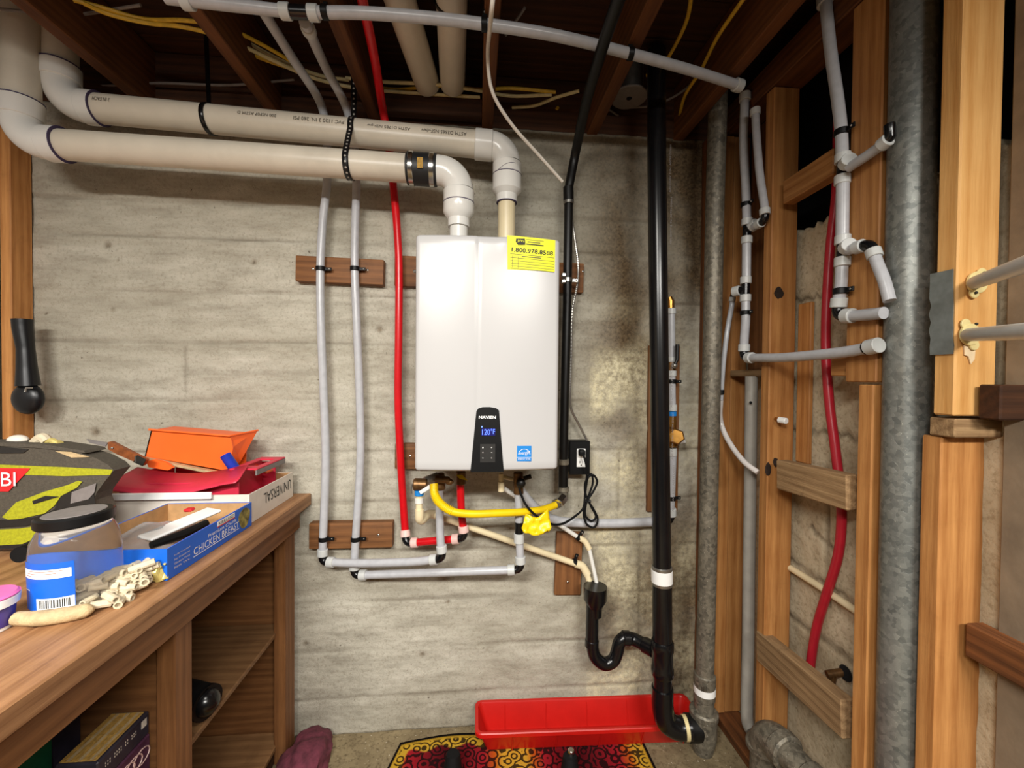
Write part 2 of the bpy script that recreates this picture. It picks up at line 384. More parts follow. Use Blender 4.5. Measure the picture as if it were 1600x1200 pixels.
# ------------------------------------------------------------------ the setting
def back_wall():
    X0, X1, Z1 = -2.3, 1.09, 2.33; st = .0075; nx = int((X1-X0)/st)+1; nz = int(Z1/st)+1
    jz = [PY(450, y, 0).z for y in (250, 322, 378, 460, 537, 625, 705, 787, 865, 943, 1020, 1096)]
    offs = [random.uniform(-.003, .003) for _ in range(len(jz)+1)]
    vx = []; att = {'stain_tone': [], 'efflo': [], 'joint': [], 'smear': []}; f = []
    bumps = [(PY(x, y, 0), r) for x, y, r in ((168, 383, .013), (397, 410, .012), (593, 515, .014), (46, 388, .010), (72, 490, .006), (176, 484, .007), (185, 406, .006), (150, 675, .02), (985, 700, .012), (700, 940, .010), (660, 1022, .012), (478, 1005, .012), (355, 395, .005))]
    vj = [(PY(290, 575, 0).x, PY(290, 612, 0).z, PY(290, 540, 0).z), (PY(966, 720, 0).x, PY(966, 800, 0).z, PY(966, 706, 0).z), (PY(1000, 860, 0).x, .3, .75)]
    for k in range(nz+1):
        z = min(Z1, k*st)
        for i in range(nx+1):
            x = min(X1, X0+i*st)
            wob = .006*noise.noise(V((x*2.2, z*3, 1.3)))+.003*noise.noise(V((x*14, z*9, 4)))
            zz = z+wob; b = sum(1 for q in jz if zz < q); y = offs[b]
            j = 0.0
            for q in jz:
                d = abs(zz-q)
                if d < .03:
                    a = .5+.9*noise.noise(V((x*3.1, q*7, 2.2))); a = max(.12, min(1, a)); j = max(j, a*math.exp(-(d/.0055)**2))
            for xj, za, zb in vj:
                if za < z < zb: j = max(j, .6*math.exp(-((x-xj+wob)/.006)**2))
            y += j*.007
            rgh = max(0, min(1, (x-.33)/.25)); 
            y -= .004*noise.noise(V((x*6, z*14, 8)))+.0025*noise.noise(V((x*24, z*40, 3)))
            y -= rgh*(.008*noise.noise(V((x*9, z*9, 5)))+.007*abs(noise.noise(V((x*26, z*26, 9)))))
            s_ = 0.0
            for p, r in bumps:
                d2 = (x-p.x)**2+(z-p.z)**2
                if d2 < .01: s_ = max(s_, .85*math.exp(-d2/(r*r*.6)))
            y += s_*.006
            nn = noise.fractal(V((x*3.2, z*2.4, 7.7)), 1.0, 2.1, 5)
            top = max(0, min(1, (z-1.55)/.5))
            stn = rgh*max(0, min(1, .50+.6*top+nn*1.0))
            colx = x-.55; e1 = math.exp(-(colx/.14)**2)*max(0, min(1, (1.72-z)/.25))
            e2 = math.exp(-((x-.86)/.05)**2)*max(0, min(1, (1.6-z)/.2))*.6
            pk = noise.noise(V((x*7, z*5.5, 12.2)))
            ef = max(0, min(1, (e1*1.25+e2)*(.55+1.2*pk)))
            if x < .45: ef = max(ef*.4, 0)
            sm = max(0, min(.55, .25+.9*noise.fractal(V((x*1.1, z*3.5, 3.1)), 1, 2, 4)))*(.6 if x < .4 else .8)
            low = max(0, 1-z/.22); stn = max(stn, low*max(0, min(.6, .35+.6*nn)))  # also browner toward the floor, in noisy patches
            stn = max(stn, max(0, (z-2.0)/.33)*.35)  # plain brown gradient toward the wall top
            vx.append((x, y, z)); att['stain_tone'].append(max(stn, s_)); att['efflo'].append(ef); att['joint'].append(j*.8); att['smear'].append(sm)
    w_ = nx+1
    for k in range(nz):
        for i in range(nx): a = k*w_+i; f.append((a, a+1, a+1+w_, a+w_))
    n0 = len(vx)
    me = bpy.data.meshes.new('wall_back'); me.from_pydata(vx, [], f); me.shade_smooth()
    for n, d in att.items():
        a = me.attributes.new(n, 'FLOAT', 'POINT'); a.data.foreach_set('value', d)
    me.materials.append(MATS['concrete_back'])
    o = bpy.data.objects.new('wall_back', me); COL.objects.link(o); WL[o] = V((0, 0, 0))
    tag(o, 'board-formed grey concrete back wall with horizontal pour lines', 'wall', kind='structure')
    sd = o.modifiers.new('thickness', 'SOLIDIFY'); sd.thickness = .18; sd.offset = -1
    return o
wall_back = back_wall()
def side_wall():
    X = 1.078; Y0, Y1, Z1 = -2.2, 0.02, 1.88; st = .012; ny = int((Y1-Y0)/st); nz = int(Z1/st); vx = []; f = []; jt = []
    cr = [(PX(1230, 668, X), PX(1335, 676, X)), (PX(1232, 870, X), PX(1335, 940, X)), (PX(1232, 957, X), PX(1335, 1032, X)), (PX(1292, 770, X), PX(1294, 905, X)), (PX(1272, 825, X), PX(1294, 850, X)), (PX(1240, 465, X), PX(1335, 445, X)), (PX(1240, 330, X), PX(1335, 280, X))]
    for k in range(nz+1):
        z = Z1*k/nz
        for i in range(ny+1):
            y = Y0+(Y1-Y0)*i/ny; p = V((0, y, z)); j = 0
            for a, b in cr:
                A = V((0, a.y, a.z)); d = V((0, b.y-a.y, b.z-a.z)); t = max(-.3, min(1.3, (p-A).dot(d)/d.length_squared))
                q = (p-A-d*t).length+.004*noise.noise(V((y*20, z*20, 1)))
                if q < .03: j = max(j, math.exp(-(q/.007)**2))
            x = X+.004*noise.noise(V((y*7, z*10, 4)))+.003*noise.noise(V((y*30, z*30, 7)))+j*.007
            zt = (Z1-.07*abs(noise.noise(V((y*24, 0, 3))))-.03*abs(noise.noise(V((y*60, 2, 3)))))*k/nz
            vx.append((x, y, zt)); jt.append(j)
    w_ = ny+1
    for k in range(nz):
        for i in range(ny): a = k*w_+i; f.append((a, a+1, a+1+w_, a+w_))
    me = bpy.data.meshes.new('wall_right'); me.from_pydata(vx, [], f); me.shade_smooth()
    a = me.attributes.new('joint', 'FLOAT', 'POINT'); a.data.foreach_set('value', jt)
    me.materials.append(MATS['concrete_side'])
    o = bpy.data.objects.new('wall_right', me); COL.objects.link(o); WL[o] = V((0, 0, 0))
    sd = o.modifiers.new('thickness', 'SOLIDIFY'); sd.thickness = .15; sd.offset = 1
    tag(o, 'beige cracked concrete wall behind the wooden studs', 'wall', kind='structure'); return o
wall_right = side_wall()
MB().bb((1.2, -2.2, 1.75), (1.24, .2, 2.7)).build('wall_dark_backing', 'void_shade', kind='structure', label='black backing painted as the unlit crawl space beyond the framing', cat='wall')  # flat black slab; the opening's darkness is in its colour
MB().bb((-2.3, -2.6, -.12), (1.3, .05, 0)).build('floor', 'floor', kind='structure', label='dirty brown concrete basement floor', cat='floor')
wall_left = MB().bb((-1.96, -2.3, 0), (-1.86, .0, 2.33)).build('wall_left', 'concrete_side', kind='structure', label='side wall behind the pegboard', cat='wall')
# joists and subfloor
ceiling = tag(thing('ceiling', 'open joist ceiling of dark brown beams', 'ceiling', (0, -1, 2.33)), kind='structure')
JX = [-1.60, -1.18, -.745, -.385, .035, .445, .80]
for x in JX: wbox('joist', (x-.021, -2.3, 2.325), (x+.021, .04, 2.53), 'joist', ceiling)
for i in range(16): wbox('subfloor_plank', (-2.1, -2.35+i*.152, 2.532+.002*(i % 2)), (1.2, -2.35+i*.152+.147, 2.552), 'darkwood', ceiling, .002)
wbox('rim_board', (-2.1, .0, 2.33), (1.2, .036, 2.53), 'darkwood', ceiling)
wbox('header_board', (-.36, -.06, 2.335), (.015, -.02, 2.40), 'darkwood', ceiling)

# stud framing along the right wall
SX = .962
frame = tag(thing('wall_framing', 'orange-brown wooden stud framing along the right wall', 'framing', (1.0, -.5, 0)), kind='structure')
def stud(a, b, mat='stud', name='stud'): return wbox(name, a, b, mat, frame, .003)
yS1 = PX(1497, 400, SX).y; yS2 = PX(1372, 450, SX).y; yS2l = PX(1358, 900, SX).y; yS3 = PX(1198, 800, SX).y
stud((.897, -.055, .0), (.935, -.004, 2.32), 'oldwood')
stud((.937, -.062, .04), (.998, -.006, 2.32))
stud((1.0, -.058, .04), (1.066, -.006, 2.32))
stud((SX, yS3, .04), (SX+.09, yS3+.04, 2.328))                         # behind the small pipe network
stud((SX, yS2, 1.366), (SX+.09, yS2+.085, 2.328))                     # flat stud carrying the tall riser
stud((SX, yS2l, .04), (SX+.09, yS2l+.04, 1.36))
stud((SX, yS1, 1.30), (SX+.092, yS1+.04, 2.5), 'studlight')
zpl = PX(1452, 665, .95).z
stud((.972, -.855, zpl-.022), (1.09, -.805, zpl+.017), 'rough', 'plate')
stud((.978, -.826, .04), (1.084, -.786, zpl-.024))

stud((1.004, -.905, zpl+.019), (1.075, -.868, zpl+.088), 'darkwood', 'blocking')
beam('blocking', (1.045, -1.25, .83), (1.045, -.84, .83), .04, .07, 'oldwood', frame)
stud((SX-.004, -2.2, 2.33), (SX+.1, .0, 2.42), 'joist', 'top_plate')
stud((SX, -2.2, 0), (SX+.1, .0, .038), 'oldwood', 'sole_plate')
stud((1.058, -.29, .9+.5), (1.07, -.075, 2.328), 'cleat', 'backing_board')
stud((.985, -.29, PX(1185, 583, 1.0).z-.012), (1.055, -.075, PX(1185, 583, 1.0).z+.012), 'rough', 'blocking')
def blk(p, q, h, mat='rough', x=.975, t=.04):
    a = PX(p[0], p[1], x); b = PX(q[0], q[1], x); return beam('blocking', a, b, t, h, mat, frame, up=(0, 0, 1))
blk((1222, 741), (1334, 770), .092)
blk((1190, 1008), (1326, 1124), .10)
blk((1232, 302), (1312, 252), .075, 'stud', 1.0)
blk((1308, 572), (1384, 572), .055, 'stud', 1.0)
wbox('blocking', (1.058, yS3-.055, 1.10), (1.072, yS3+.0, 1.62), 'stud', frame)
wbox('bay_panel', (1.058, -2.2, .04), (1.072, yS1-.01, 2.328), 'bay_brown', frame)  # grey-brown panel added to make the end bay darker
# post and pegboard on the left
lp = PY(45, 500, -.02)
wbox('trim_1', (lp.x-.034, -.075, .93), (lp.x, -.004, 2.2), 'stud', kind='structure', label='brown wooden post in the left corner beside the pegboard', cat='post')
# pegboard
pb = thing('pegboard', 'white perforated pegboard at the left edge', 'pegboard', (lp.x-.04, -.5, .93))
wbox('panel', (lp.x-.042, -.98, .94), (lp.x-.036, -.078, 2.2), 'peg_board', pb, .001)
mb = MB()
for i in range(14):
    for k in range(48): c = V((lp.x-.0359, -.092-i*.0254, .96+k*.0254)); mb.cyl(c, c+V((.0004, 0, 0)), .0034, 0, 6)
tag(mb.build('peg_holes', 'void_shade', pb, smooth=False), kind='stuff')

# ------------------------------------------------------------------ water heater
HX0, HX1, HZ0, HZ1, HY = -.186, .257, 1.082, 1.801, -.335
heater = thing('water_heater', 'white wall-hung tankless water heater with black control panel', 'water heater', ((HX0+HX1)/2, -.17, HZ0))
XC = PY(747, 500, HY).x; XC2 = PY(783, 400, HY).x
def hfront(x, z):
    u = (x-(HX0+HX1)/2)/((HX1-HX0)/2); b = .014*(1-abs(u)**2.6)
    g = .0022*math.exp(-((x-XC)/.0045)**2)
    tz = max(0, min(1, (z-(HZ1-.11))/.11)); g += .0035*tz*tz*(1/(1+math.exp(-(x-XC)/.004)))*(1/(1+math.exp((x-XC2)/.006)))
    return HY-b+g
def heater_cover():
    N = 84; zs = [0, .002, .005, .009]+[.009+(HZ1-HZ0-.018)*i/34 for i in range(1, 34)]+[HZ1-HZ0-.009, HZ1-HZ0-.005, HZ1-HZ0-.002, HZ1-HZ0]
    ins = {0: .010, 1: .005, 2: .002}; M = len(zs); v = []; f = []; R = .014
    for k, z in enumerate(zs):
        i_ = ins.get(k, ins.get(M-1-k, 0)); zz = HZ0+z; row = []
        row.append((HX0+i_, -.034, zz)); row.append((HX0+i_, HY+R+.02, zz))
        for q in range(7): a = pi/2*q/6; row.append((HX0+R-(R-i_)*cos(a), hfront(HX0+R, zz)+R-(R-i_)*sin(a), zz))
        for q in range(1, N): x = HX0+R+(HX1-HX0-2*R)*q/N; row.append((x, hfront(x, zz)+i_, zz))
        for q in range(7): a = pi/2*(6-q)/6; row.append((HX1-R+(R-i_)*cos(a), hfront(HX1-R, zz)+R-(R-i_)*sin(a), zz))
        row.append((HX1-i_, HY+R+.02, zz)); row.append((HX1-i_, -.034, zz)); W = len(row); v += row
    for k in range(M-1):
        for q in range(W): a = k*W+q; b = k*W+(q+1) % W; f.append((a, b, b+W, a+W))
    f.append(tuple(range(W))[::-1]); f.append(tuple(range((M-1)*W, M*W)))
    mb = MB(); mb.add(v, f); return mb.build('cover', 'enamel', heater, ang=50)
heater_cover()
wbox('mounting_bracket', (HX0+.05, -.033, HZ1-.42), (HX1-.05, -.004, HZ1-.36), 'steel', heater)
wbox('bottom_plate', (HX0+.015, -.32, HZ0-.004), (HX1-.015, -.035, HZ0+.002), 'galvdark', heater, .001)
# control panel
def fp(x, y, off=0.0):
    p = PY(x, y, HY-.012); p.y = hfront(p.x, p.z)-off; return p
def panel():
    pl = [(735, 737), (787, 736.5), (784, 700), (780.5, 655), (779.5, 641), (775, 637.5), (765, 635.8), (754, 636), (747.5, 638), (744.5, 642), (743, 656), (738.5, 702)]
    pts = [fp(x, y, 0.0) for x, y in pl]
    for p in pts: p.y = hfront((HX0+HX1)/2, 1.2)+.001
    return MB().prism(pts, (0, -.0045, 0)).build('control_panel', 'blackplastic', heater, label='black tapered control panel', smooth=False)
cp = panel(); yP = hfront((HX0+HX1)/2, 1.2)-.0036
def pp(x, y, off=.0004): p = PY(x, y, yP); p.y = yP-off; return p
XR, ZU = (1, 0, 0), (0, 0, 1)
text('NAVIEN', pp(761.5, 652), XR, ZU, .052, .009, 'white', cp, 'maker_lettering', bold=.03)
rect(pp(763, 675), XR, ZU, .042, .022).build('display_glow', 'screenglow', cp, smooth=False)
text('120', pp(759.5, 675, .0016), XR, ZU, .024, .017, 'screen', cp, 'display_digits')
text('°F', pp(770, 674, .0016), XR, ZU, .013, .016, 'screen', cp, 'display_digits')
MB().ball(pp(753, 667, .001), .0025, 8, (1, .3, 1)).build('display_icon', 'screen', cp)
rect(pp(762, 708), XR, ZU, .046, .056, .0008).build('keypad', 'bagblack', cp, smooth=False)
for (x, y, s_) in ((754.5, 699, '▲'), (768, 699, '+'), (754.5, 707, 'o'), (768, 707, '-'), (754.5, 715.5, '-'), (768, 715.5, 'o')):
    p = pp(x, y, .0014)
    if s_ == '▲': MB().prism([p+V((-.0022, 0, -.002)), p+V((.0022, 0, -.002)), p+V((0, 0, .0032))], (0, -.0003, 0)).build('button_mark', 'white', cp, smooth=False)
    elif s_ == 'o': MB().ball(p, .0024, 8, (1, .2, 1)).build('button_mark', 'baggrey', cp)
    else: text(s_, p, XR, ZU, .0045, .0045 if s_ == '+' else .001, 'white', cp, 'button_mark')
# yellow sticker
a, b, c, d_ = fp(792.5, 368), fp(868.5, 374), fp(867.5, 424), fp(793, 421)
def onface(p, off): return V((p.x, hfront(p.x, p.z)-off, p.z))
pj_ = lambda p: onface(p, .0019)
pj2 = lambda p: onface(p, .0025)
mb = MB(); n = 14
for k in range(2):
    for i in range(n+1):
        t = i/n; P_ = (a.lerp(b, t) if k == 0 else d_.lerp(c, t)); mb.v.append(onface(P_, .0012))
mb.f = [(i, i+1, n+2+i, n+1+i) for i in range(n)]
stk = mb.build('service_sticker', 'sticker', heater, label='yellow service sticker with phone number')
def sp(u, v, off=.0022): return onface(a.lerp(b, u).lerp(d_.lerp(c, u), v), off)
sr = (b-a).normalized()
text('1.800.978.8588', sp(.52, .42, .0026), sr, ZU, .130, .0135, 'print', stk, 'phone_number', proj=pj_, bold=.018)
MB().prism([sp(u, v) for u, v in ((.18, .08), (.36, .06), (.37, .24), (.30, .25), (.22, .26), (.17, .17))], (0, -.0003, 0)).build('logo_patch', 'print', stk, smooth=False)
text('JWs', sp(.275, .15, .003), sr, ZU, .022, .009, 'sticker', stk, 'logo_lettering', proj=lambda p: onface(p, .0034))
strip(sp(.57, .08), sr, ZU, .055, .0016, pj_).build('small_print', 'printgrey', stk, smooth=False)
strip(sp(.55, .145), sr, ZU, .04, .003, pj_).build('small_print', 'printgrey', stk, smooth=False)
strip(sp(.57, .215), sr, ZU, .055, .0032, pj_).build('small_print', 'print', stk, smooth=False)
for i, v in enumerate((.55, .66, .75, .83, .91, .985)):
    strip(sp(.52, v), sr, ZU, .138, .0013, pj_).build('form_line', 'printgrey', stk, smooth=False)
for u in (.1, .22): strip(sp(u, .76), sr, ZU, .0012, .042, pj_).build('form_line', 'printgrey', stk, smooth=False)
strip(sp(.5, .60), sr, ZU, .06, .003, pj_).build('small_print', 'printgrey', stk, smooth=False)
# blue efficiency label
ec = fp(819, 708.5, .001); lab = rect(ec, XR, ZU, .0445, .0475, .0008).build('efficiency_label', 'bluelabel', heater, label='small blue square efficiency label', smooth=False)
e0 = ec+V((0, -.0014, 0))
mb = MB()
for k in range(12):
    a0, a1 = pi*(k/12), pi*((k+1)/12); q = lambda a_, r: e0+V((r*cos(a_), 0, r*.95*sin(a_)-.003))
    mb.add([q(a0, .0185), q(a1, .0185), q(a1, .0172), q(a0, .0172)], [(0, 1, 2, 3)])
mb.build('arc_mark', 'white', lab, smooth=False)
text('energy', e0+V((-.003, -.0002, -.001)), (1, 0, .06), ZU, .03, .010, 'white', lab, 'script_lettering')
text('*', e0+V((.0135, -.0002, .004)), XR, ZU, .009, .010, 'white', lab, 'star_mark')
rect(e0+V((0, 0, -.0115)), XR, ZU, .0435, .0008, .0002).build('rule_mark', 'white', lab, smooth=False)
text('ENERGY STAR', e0+V((0, -.0002, -.0168)), XR, ZU, .038, .005, 'white', lab, 'label_lettering')
for x, y in ((880.5, 430), (880, 440)):
    p = PY(x, y, -.25); MB().box(p, (.014, .02, .012), None, .002).build('side_latch', 'steel', heater)
p = PY(648, 424, -.26); MB().ball(p, .006, 8).build('side_screw', 'steel', heater)

# ------------------------------------------------------------------ PVC vents
R3 = .0445
def hub(parent, p, q, r, mat='pvcfit', ch=.003, name='hub', seg=28): return MB().cyl(p, q, r, ch, seg).build(name, mat, parent)
def bend(p, c, q, n=10):
    p, c, q = V(p), V(c), V(q); return [(p*(1-t)**2+c*2*t*(1-t)+q*t*t) for t in [i/n for i in range(n+1)]]
def arc(c, d1, d2, r, n=10):                                     # quarter bend around a corner point
    c = V(c); d1 = V(d1).normalized(); d2 = V(d2).normalized(); o = c+(d1+d2)*r
    return [o-d2*r*cos(t)-d1*r*sin(t) for t in [pi/2*i/n for i in range(n+1)]]
def vent(label, Y, topY, A, drop, xr, left, coupling):
    r0 = PY(xr, drop[0], Y); yl = left
    t = thing('vent_pipe', label, 'vent pipe', (r0.x, Y, HZ1), 'PVC vent pipes of the heater')
    return t
# front vent: exhaust
YA, YB = -.205, -.15
ptA0, ptA1 = PY(640, 263.5, YA), PY(100, 226.5, YA); dA = (ptA1-ptA0).normalized()
xA = PY(717, 320, YA).x; cA = ptA0+(ptA0-ptA1).normalized()*((xA-ptA0.x)/abs(dA.x)); cA.x = xA
vA = thing('vent_pipe', 'lower front white vent pipe with black rubber coupling near the heater', 'vent pipe', (xA, YA, HZ1), 'PVC vent pipes of the heater')
UP = V((0, 0, 1)); rb = .072
zr = PY(717, 312, YA).z
MB().tube([V((xA, YA, HZ1-.01)), V((xA, YA, PY(717, 350, YA).z))], .030, 24).build('neck', 'pvcfit', vA)
zn = [PY(717, y, YA).z for y in (355, 343, 340, 333, 318)]
MB().tube([V((xA, YA, z)) for z in (zn[0], zn[1], zn[2], zn[3], zn[4])], [.036, .036, .041, .0515, .0515], 28).build('reducer', 'pvcfit', vA)
hub(vA, (xA, YA, zn[4]), (xA, YA, zn[4]+.042), .0515)
MB().tube([V((xA, YA, zn[4]-.0012)), V((xA, YA, zn[4]+.0012))], .0519, 28).build('glue_line', 'ink', vA)
rb = min(rb, cA.z-(zn[4]+.042))
MB().tube(arc(cA, -UP, dA, max(rb, .05)), .0475, 28).build('elbow', 'pvcfit', vA)
pA2 = cA+dA*(rb+.002)
c0, c1 = PY(683, 265, YA), PY(636, 263, YA)
cp0 = cA+dA*(cA.x-c0.x); cp1 = cA+dA*(cA.x-c1.x)
MB().cyl(pA2-dA*.004, cp0+dA*.01, .0475, 0, 28).build('elbow_hub', 'pvcfit', vA)
sl = MB().cyl(cp0, cp1, .0515, .003, 28).build('rubber_coupling', 'rubber', vA, label='black rubber coupling with steel bands')
for q in (cp0+dA*.016, cp1-dA*.016): MB().cyl(q-dA*.0075, q+dA*.0075, .0532, .001, 28).build('hose_clamp', 'chrome', sl)
pl_ = (cp0+cp1)/2; rr_ = rotm(dA*-1, UP); MB().box(pl_+V((0, -.0518, -.004)), (.018, .001, .034), None).build('coupling_label', 'bookpage', sl)
eA = ptA1
MB().tube([cp1-dA*.02, eA], R3, 28).build('pipe', 'pvc', vA)
MB().tube([eA-dA*.0014, eA+dA*.0014], .0522, 28).build('glue_line', 'ink', vA)
MB().cyl(eA, eA+dA*.045, .0518, .002, 28).build('hub', 'pvcfit', vA)
ce = eA+dA*.12; MB().tube(arc(ce, -dA, UP, .075), .0475, 28).build('elbow', 'pvcfit', vA)
MB().cyl(ce+UP*.07, ce+UP*.125, .0518, .002, 28).build('hub', 'pvcfit', vA)
MB().tube([ce+UP*.1245, ce+UP*.127], .0522, 28).build('glue_line', 'ink', vA)
MB().tube([ce+UP*.10, V((ce.x, ce.y, 2.528))], R3, 28).build('pipe', 'pvc', vA)
# rear vent: intake
pB0, pB1 = PY(742, 225.5, YB), PY(155, 170, YB); dB = (pB1-pB0).normalized()
xB = PY(792, 290, YB).x; cB = pB0-dB*((xB-pB0.x)/abs(dB.x))
vB = thing('vent_pipe', 'upper rear white vent pipe with printed lettering and pale neck', 'vent pipe', (xB, YB, HZ1), 'PVC vent pipes of the heater')
zb = [PY(794, y, YB).z for y in (317, 306, 299, 275)]
MB().tube([V((xB, YB, HZ1-.01)), V((xB, YB, zb[0]+.005))], .0302, 24).build('neck', 'cream', vB)
MB().tube([V((xB, YB, z)) for z in (zb[0], zb[1], zb[2], zb[3])], [.036, .037, .0505, .0505], 28).build('reducer', 'pvcfit', vB)
MB().tube([V((xB, YB, zb[0]-.002)), V((xB, YB, zb[0]+.001))], .0365, 28).build('glue_line', 'ink', vB)
hub(vB, (xB, YB, zb[3]), (xB, YB, zb[3]+.042), .0505)
MB().tube([V((xB, YB, zb[3]-.0012)), V((xB, YB, zb[3]+.0012))], .0511, 28).build('glue_line', 'ink', vB)
mb = MB().tube([V((xB+.0512*sin(t), YB-.0512*cos(t), zb[3]+.004+.02*sin((t+.6)*1.5))) for t in [-.7+i*.12 for i in range(11)]], .0006, 6); mb.build('pen_mark', 'ink', vB)
rB = max(.05, min(.075, cB.z-(zb[3]+.042)))
MB().tube(arc(cB, -UP, dB, rB), .047, 28).build('elbow', 'pvcfit', vB)
hub(vB, cB+dB*(rB-.006), pB0, .0505)
MB().tube([pB0-dB*.03, pB1], R3, 28).build('pipe', 'pvc', vB)
MB().cyl(pB1-dB*.003, pB1+dB*.04, .0510, .002, 28).build('hub', 'pvcfit', vB)
MB().tube([pB1-dB*.0045, pB1-dB*.002], .0514, 28).build('glue_line', 'ink', vB)
ceB = pB1+dB*.115; MB().tube(arc(ceB, -dB, UP, .078), .047, 28).build('elbow', 'pvcfit', vB)
MB().cyl(ceB+UP*.075, ceB+UP*.125, .051, .002, 28).build('hub', 'pvcfit', vB)
MB().tube([ceB+UP*.1235, ceB+UP*.127], .0514, 28).build('glue_line', 'ink', vB)
MB().tube([ceB+UP*.11, V((ceB.x, ceB.y, 2.528))], R3, 28).build('pipe', 'pvc', vB)
# printed line along the rear pipe, upside down
def pipetext(s_, t0, w_, ang=radians(8), hgt=.0125, par=vB):
    c = pB0.lerp(pB1, t0); nrm = V((0, -cos(ang), sin(ang))); upv = V((0, -sin(ang), -cos(ang)))
    text(s_, c+nrm*(R3+.0014), dB, upv, w_, hgt, 'pipeprint', par, 'pipe_lettering')
L = (pB1-pB0).length
pipetext('ASTM D2665 NSF-dwv', .085, .15); pipetext('ASTM D1785 NSF-pw', .235, .14); pipetext('PVC 1120 3 IN. 260 PSI', .42, .16)
pipetext('200 NSF07 ASTM D', .58, .12, hgt=.010); pipetext('3 IN EACH', .965, .05, hgt=.012)
# hanger straps
def ribbon(pts, w_, name, mat, parent=None, **k):
    mb = MB(); P = [V(p) for p in pts]; uv = []; L = 0
    for i, p in enumerate(P):
        if i: L += (p-P[i-1]).length
        mb.v += [p+V((-w_/2, 0, 0)), p+V((w_/2, 0, 0))]; uv += [(0, L/.017), (1, L/.017)]
    mb.f = [(2*i, 2*i+1, 2*i+3, 2*i+2) for i in range(len(P)-1)]; mb.uv = uv
    o = mb.build(name, mat, parent, **k)
    sd = o.modifiers.new('thickness', 'SOLIDIFY'); sd.thickness = .0015; sd.offset = 0; return o
def along(d, p0, x): return p0+d*((x-p0.x)/d.x)
xs = PY(546, 250, YA).x; qa = along(dA, ptA0, xs); qb = along(dB, pB0, xs+.004)
pts = [V((xs, qb.y+.012, 2.5)), V((xs, qb.y-.01, 2.36))]
pts += [qb+V((0, -.0475*sin(t), .0475*cos(t))) for t in [.15+i*.2 for i in range(9)]]
pts += [qa+V((0, -.0475*sin(t), .0475*cos(t))) for t in [1.0+i*.22 for i in range(15)]]
for p in pts: p.x = xs
ribbon(pts, .019, 'hanger_strap', 'strap', label='black perforated hanger strap looped under both vent pipes', cat='strap')
xs2 = PY(328, 190, YB).x; q2 = along(dB, pB0, xs2)
ribbon([V((xs2, q2.y-.02, 2.5))]+[q2+V((0, -.0474*sin(t), .0474*cos(t))) for t in [.1+i*.25 for i in range(22)]], .014, 'hanger_strap', 'abs', label='thin black strap around the upper vent pipe toward its left end', cat='strap')
# two ceiling pipes
for x0, x1, lb in ((638, 668, 'left of the two white drain pipes running along the ceiling'), (706, 707, 'right of the two white drain pipes running along the ceiling')):
    a_ = PZ(x0, 40, 2.43); b_ = PZ(x1, 132, 2.43); e_ = a_+(a_-b_)*1.2; b_.y = min(b_.y, -.03)
    t = thing('drain_pipe', lb, 'drain pipe', (b_.x, b_.y, 2.38), 'white drain pipes in the joist bay')
    MB().tube([e_, b_], R3, 24).build('pipe', 'pvc', t)
    dd = (e_-b_).normalized(); MB().cyl(b_-dd*.001, b_+dd*.006, .0445, .002, 24).build('end_cap', 'pvcfit', t)
    if x0 > 700: MB().tube([PZ(703, 2, 2.43)+dd*.0, PZ(703, 2, 2.43)+dd*.01], .0452, 24).build('band', 'abs', t)

# ------------------------------------------------------------------ PEX lines
RP = .0143
def trim(c, p, e): d = (V(p)-V(c)).normalized(); return V(c)+d*e, d
def pexline(parent, runs, r=RP, mat='pex', ring='pexring', e=.022, ends=(False, False)):
    n = len(runs)
    for i, run in enumerate(runs):
        run = [V(p) for p in run]; rings = []
        if i > 0 or ends[0]: q, d = trim(run[0], run[1], e if i > 0 else 0); rings.append((q, d)); run[0] = q+d*.002
        if i < n-1 or ends[1]: q, d = trim(run[-1], run[-2], e if i < n-1 else 0); rings.append((q, d)); run[-1] = q+d*.002
        MB().tube(run, r, 14, len(run) > 2, 8).build('pipe', mat, parent)
        for q, d in rings: MB().cyl(q, q+d*r*1.75, r*1.32, r*.1, 16).build('sleeve', ring, parent)
        if i < n-1:
            c = V(runs[i][-1]); _, d1 = trim(c, runs[i][-2], e); _, d2 = trim(c, runs[i+1][1], e)
            MB().tube(bend(c+d1*e*1.05, c, c+d2*e*1.05), r*.98, 14).build('elbow', 'abs', parent)
def teefit(parent, c, dirs, r=RP, ring='pexring', e=.024):
    mb = MB(); c = V(c)
    for d in dirs: d = V(d).normalized(); mb.cyl(c, c+d*e, r*.98, 0, 14)
    mb.build('tee', 'abs', parent)
    for d in dirs: d = V(d).normalized(); MB().cyl(c+d*e*.95, c+d*(e+r*1.7), r*1.32, r*.1, 16).build('sleeve', ring, parent)
def clamp(parent, p, axis, side, r=RP, both=False, mat='blackplastic'):
    p = V(p); a_ = V(axis).normalized(); s_ = V(side).normalized(); s_ = (s_-a_*s_.dot(a_)).normalized()
    mb = MB().cyl(p-a_*.008, p+a_*.008, r*1.2, .001, 16); R = rotm(s_, a_)
    mb.box(p+s_*(r+.011), (.026, .012, .005), R, .001)
    mb.build('pipe_clamp', mat, parent)
    n_ = R.col[2]; q = p+s_*(r+.016)
    MB().ball(q+n_*.002, .003, 8).build('screw', 'steel', parent); MB().ball(q-n_*.002, .003, 8).build('screw', 'steel', parent)
YW = -.057
